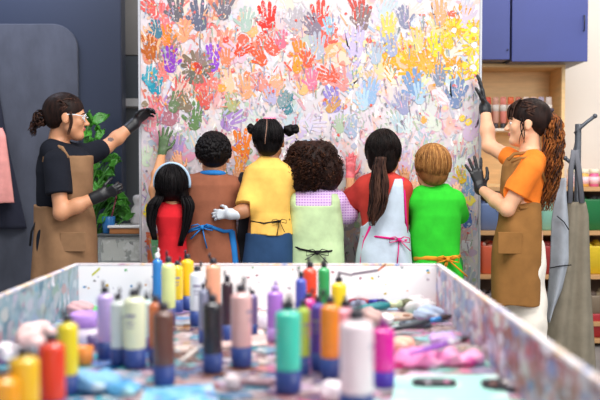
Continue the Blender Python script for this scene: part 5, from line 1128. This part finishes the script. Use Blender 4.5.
cup(92, 350, .022, .04, '5a4a78', '3a2a58', 'dark purple paint cup in front of the lavender tub')
cup(128, 330, .024, .05, '4a4450', 'c05a60', 'charcoal paint cup with red paint behind the cream bottle')
cup(262, 330, .028, .05, 'd0c8d4', 'a88ab8', 'pale grey paint cup behind the dusty pink bottle')
cup(228, 312, .024, .045, 'ece8ea', 'a07a6a', 'white paint cup with brown paint by the far rim')
cup(252, 310, .026, .04, 'c8c0c8', '6a6070', 'light grey paint cup by the far rim, below the girl in jeans')
cup(232, 390, .02, .03, 'd8c8cc', 'b07a78', 'low blush paint cup in front of the dusty pink bottle')
def palette(px, py, wx, wy, c, wells, words, rz=0, name='paint_palette', th=.012):
    p = tp(px, py); t = thing(name, words, 'palette' if 'palette' in name else 'tray', (p[0], p[1], ZP), None, rz)
    b = MB(); n = 36; prof = [(1, 0), (1.03, .004), (1.03, th), (.97, th), (.93, th*.5), (.01, th*.5)]; v = [(wx*k*math.copysign(abs(math.cos(a))**.7, math.cos(a)), wy*k*math.copysign(abs(math.sin(a))**.7, math.sin(a)), z) for k, z in prof for a in np.linspace(0, 6.283, n, endpoint=False)]
    b.add(v, [(j*n+i, j*n+(i+1) % n, (j+1)*n+(i+1) % n, (j+1)*n+i) for j in range(len(prof)-1) for i in range(n)]+[tuple(range(n-1, -1, -1)), tuple(range(5*n, 6*n))]); link('tray_body', b, plain('pal_'+c, c, .35), t)
    for i, wc in enumerate(wells):
        a = 6.283*i/len(wells); b = MB(); b.lathe([(.3*min(wx, wy), 0), (.28*min(wx, wy), .004), (.12*min(wx, wy), .006), (.001, .0065)], (wx*.6*math.cos(a), wy*.6*math.sin(a), th*.5), 14, sx=1+.3*(i % 2)); link('paint_dab', b, plain('dab_'+wc, wc, .25), t)
palette(434, 385, .055, .028, '24222c', ['e88ab8', '6a6a78', 'e8e0e8'], 'small black paint tray on the mint paper, nearer the magenta bottle')
palette(510, 387, .07, .04, '2c2830', ['d8a8a0', 'f0e8e4', '8a5a50', 'c8c0c8'], 'black paint tray with dabs beside the right rim')
palette(418, 357, .07, .03, '8a7a74', ['a8948c', 'c8b4ac', '7a5a58'], 'taupe paint palette between the two pink rags', .1)
palette(470, 352, .07, .03, '9a9088', ['c8b8a8', 'a87a60', 'd8c8c0'], 'greyish paint palette beside the right rim', -.2)
palette(415, 326, .055, .04, '3a4654', ['3f7fb8', '7a8a98', 'c8c0c8'], 'dark slate paint palette with a blue dab behind the pink rags')
palette(398, 318, .06, .05, 'c4a898', ['8a5a40', 'e8c8a0', 'a0a0a8'], 'light brown paint palette behind the slate one', .3)
palette(118, 322, .05, .04, '50505c', ['a05a78', '5a8ac0', 'e0e0e0'], 'dark palette in the far left part of the table')
palette(182, 352, .05, .035, 'b8a098', ['7a5a48', 'd8c8b8', '8ab0c0'], 'beige paint palette between the brown and the black bottles', .2)
palette(256, 384, .05, .025, '8a6a74', ['c8a0b0', 'e8d8e0', '6a5a68'], 'mauve paint palette left of the turquoise bottle', -.3)
def sheet(pts, c, words, cols):
    p = [tp(x, y) for x, y in pts]; c0 = np.mean(p, 0); c0[2] = ZP; b = MB(); n = len(p)
    v = [(q[0], q[1], ZP) for q in p]+[(q[0], q[1], ZP+.0015) for q in p]; b.add(v, [tuple(range(n-1, -1, -1)), tuple(range(n, 2*n))]+[(i, (i+1) % n, (i+1) % n+n, i+n) for i in range(n)])
    o = link('paper_sheet', b, splat('sheet_'+c, c, cols, .6), None, False, 0, None, tuple(c0)); props(o, words, 'paper', 'painted paper sheets on the table')
sheet([(395, 377), (497, 375), (512, 404), (392, 406)], 'a8e2d6', 'mint green painted paper sheet in the front right of the table', [('d8f0ea', 10, .55, .1, None), ('8a9aa0', 14, .66, .05, None), ('e8a8c0', 12, .68, .05, None)])
sheet([(145, 388), (212, 384), (222, 412), (138, 414)], '5fa8d0', 'blue painted paper sheet in front of the brown bottle', [('9fd0e0', 16, .5, .1, None), ('e8c8d0', 22, .6, .05, None), ('3a6fa8', 18, .56, .08, None), ('8a6a8a', 26, .64, .05, None)])
sheet([(216, 330), (262, 328), (268, 345), (214, 348)], 'd8b8b0', 'peach stained paper sheet behind the dusty pink bottle', [('f0e0da', 9, .5, .1, None), ('9a7a78', 14, .64, .05, None)])
def brush(a, b_, c, c2, words, ra=.007, h0=.012, h1=.03, tipc='3a2a2a'):
    A = tp(*a); B = tp(*b_); A[2] = ZP+h0; B[2] = ZP+h1; org = (A+B)/2; org[2] = ZP; t = thing('paint_brush', words, 'paint brush', tuple(org), 'paint brushes on the table')
    L = lambda u: A*(1-u)+B*u-org
    m = MB(); m.tube([L(0), L(.25), L(.5), L(.62)], [ra*.5, ra, ra*1.1, ra*.7], 10); link('handle', m, plain('brushh_'+c, c, .3), t)
    m = MB(); m.tube([L(.62), L(.8)], [ra*.8, ra*.95], 10); link('ferrule', m, plain('brushf_'+c2, c2, .3, .3), t)
    m = MB(); m.tube([L(.8), L(.9), L(1)], [ra*.9, ra*1.1, ra*.3], 10); link('bristles', m, plain('bristle_'+tipc, tipc, .8), t)
brush((348, 316), (414, 312), '1a7a80', 'cfd8b0', 'teal handled paint brush with pale ferrule lying by the far rim', .016, .02, .04, '6a6a50')
brush((340, 306), (388, 310), '8a1a3a', '2a2a8a', 'crimson handled brush with blue ferrule behind the teal one', .014, .018, .03, '2a2060')
brush((206, 336), (258, 322), 'b8683a', 'b0b0b8', 'wooden handled brush lying behind the dusty pink bottle', .008)
brush((392, 334), (452, 330), '2a3038', '4a90d0', 'black handled brush with blue ferrule among the grey rags', .01, .014, .05)
brush((180, 366), (206, 352), 'd8d0c8', 'b0b0b8', 'cream handled brush between the brown and black bottles', .006)
brush((410, 372), (470, 358), '9a5ac0', 'd8d8e0', 'purple handled brush lying across the pink rags', .008, .05, .06)
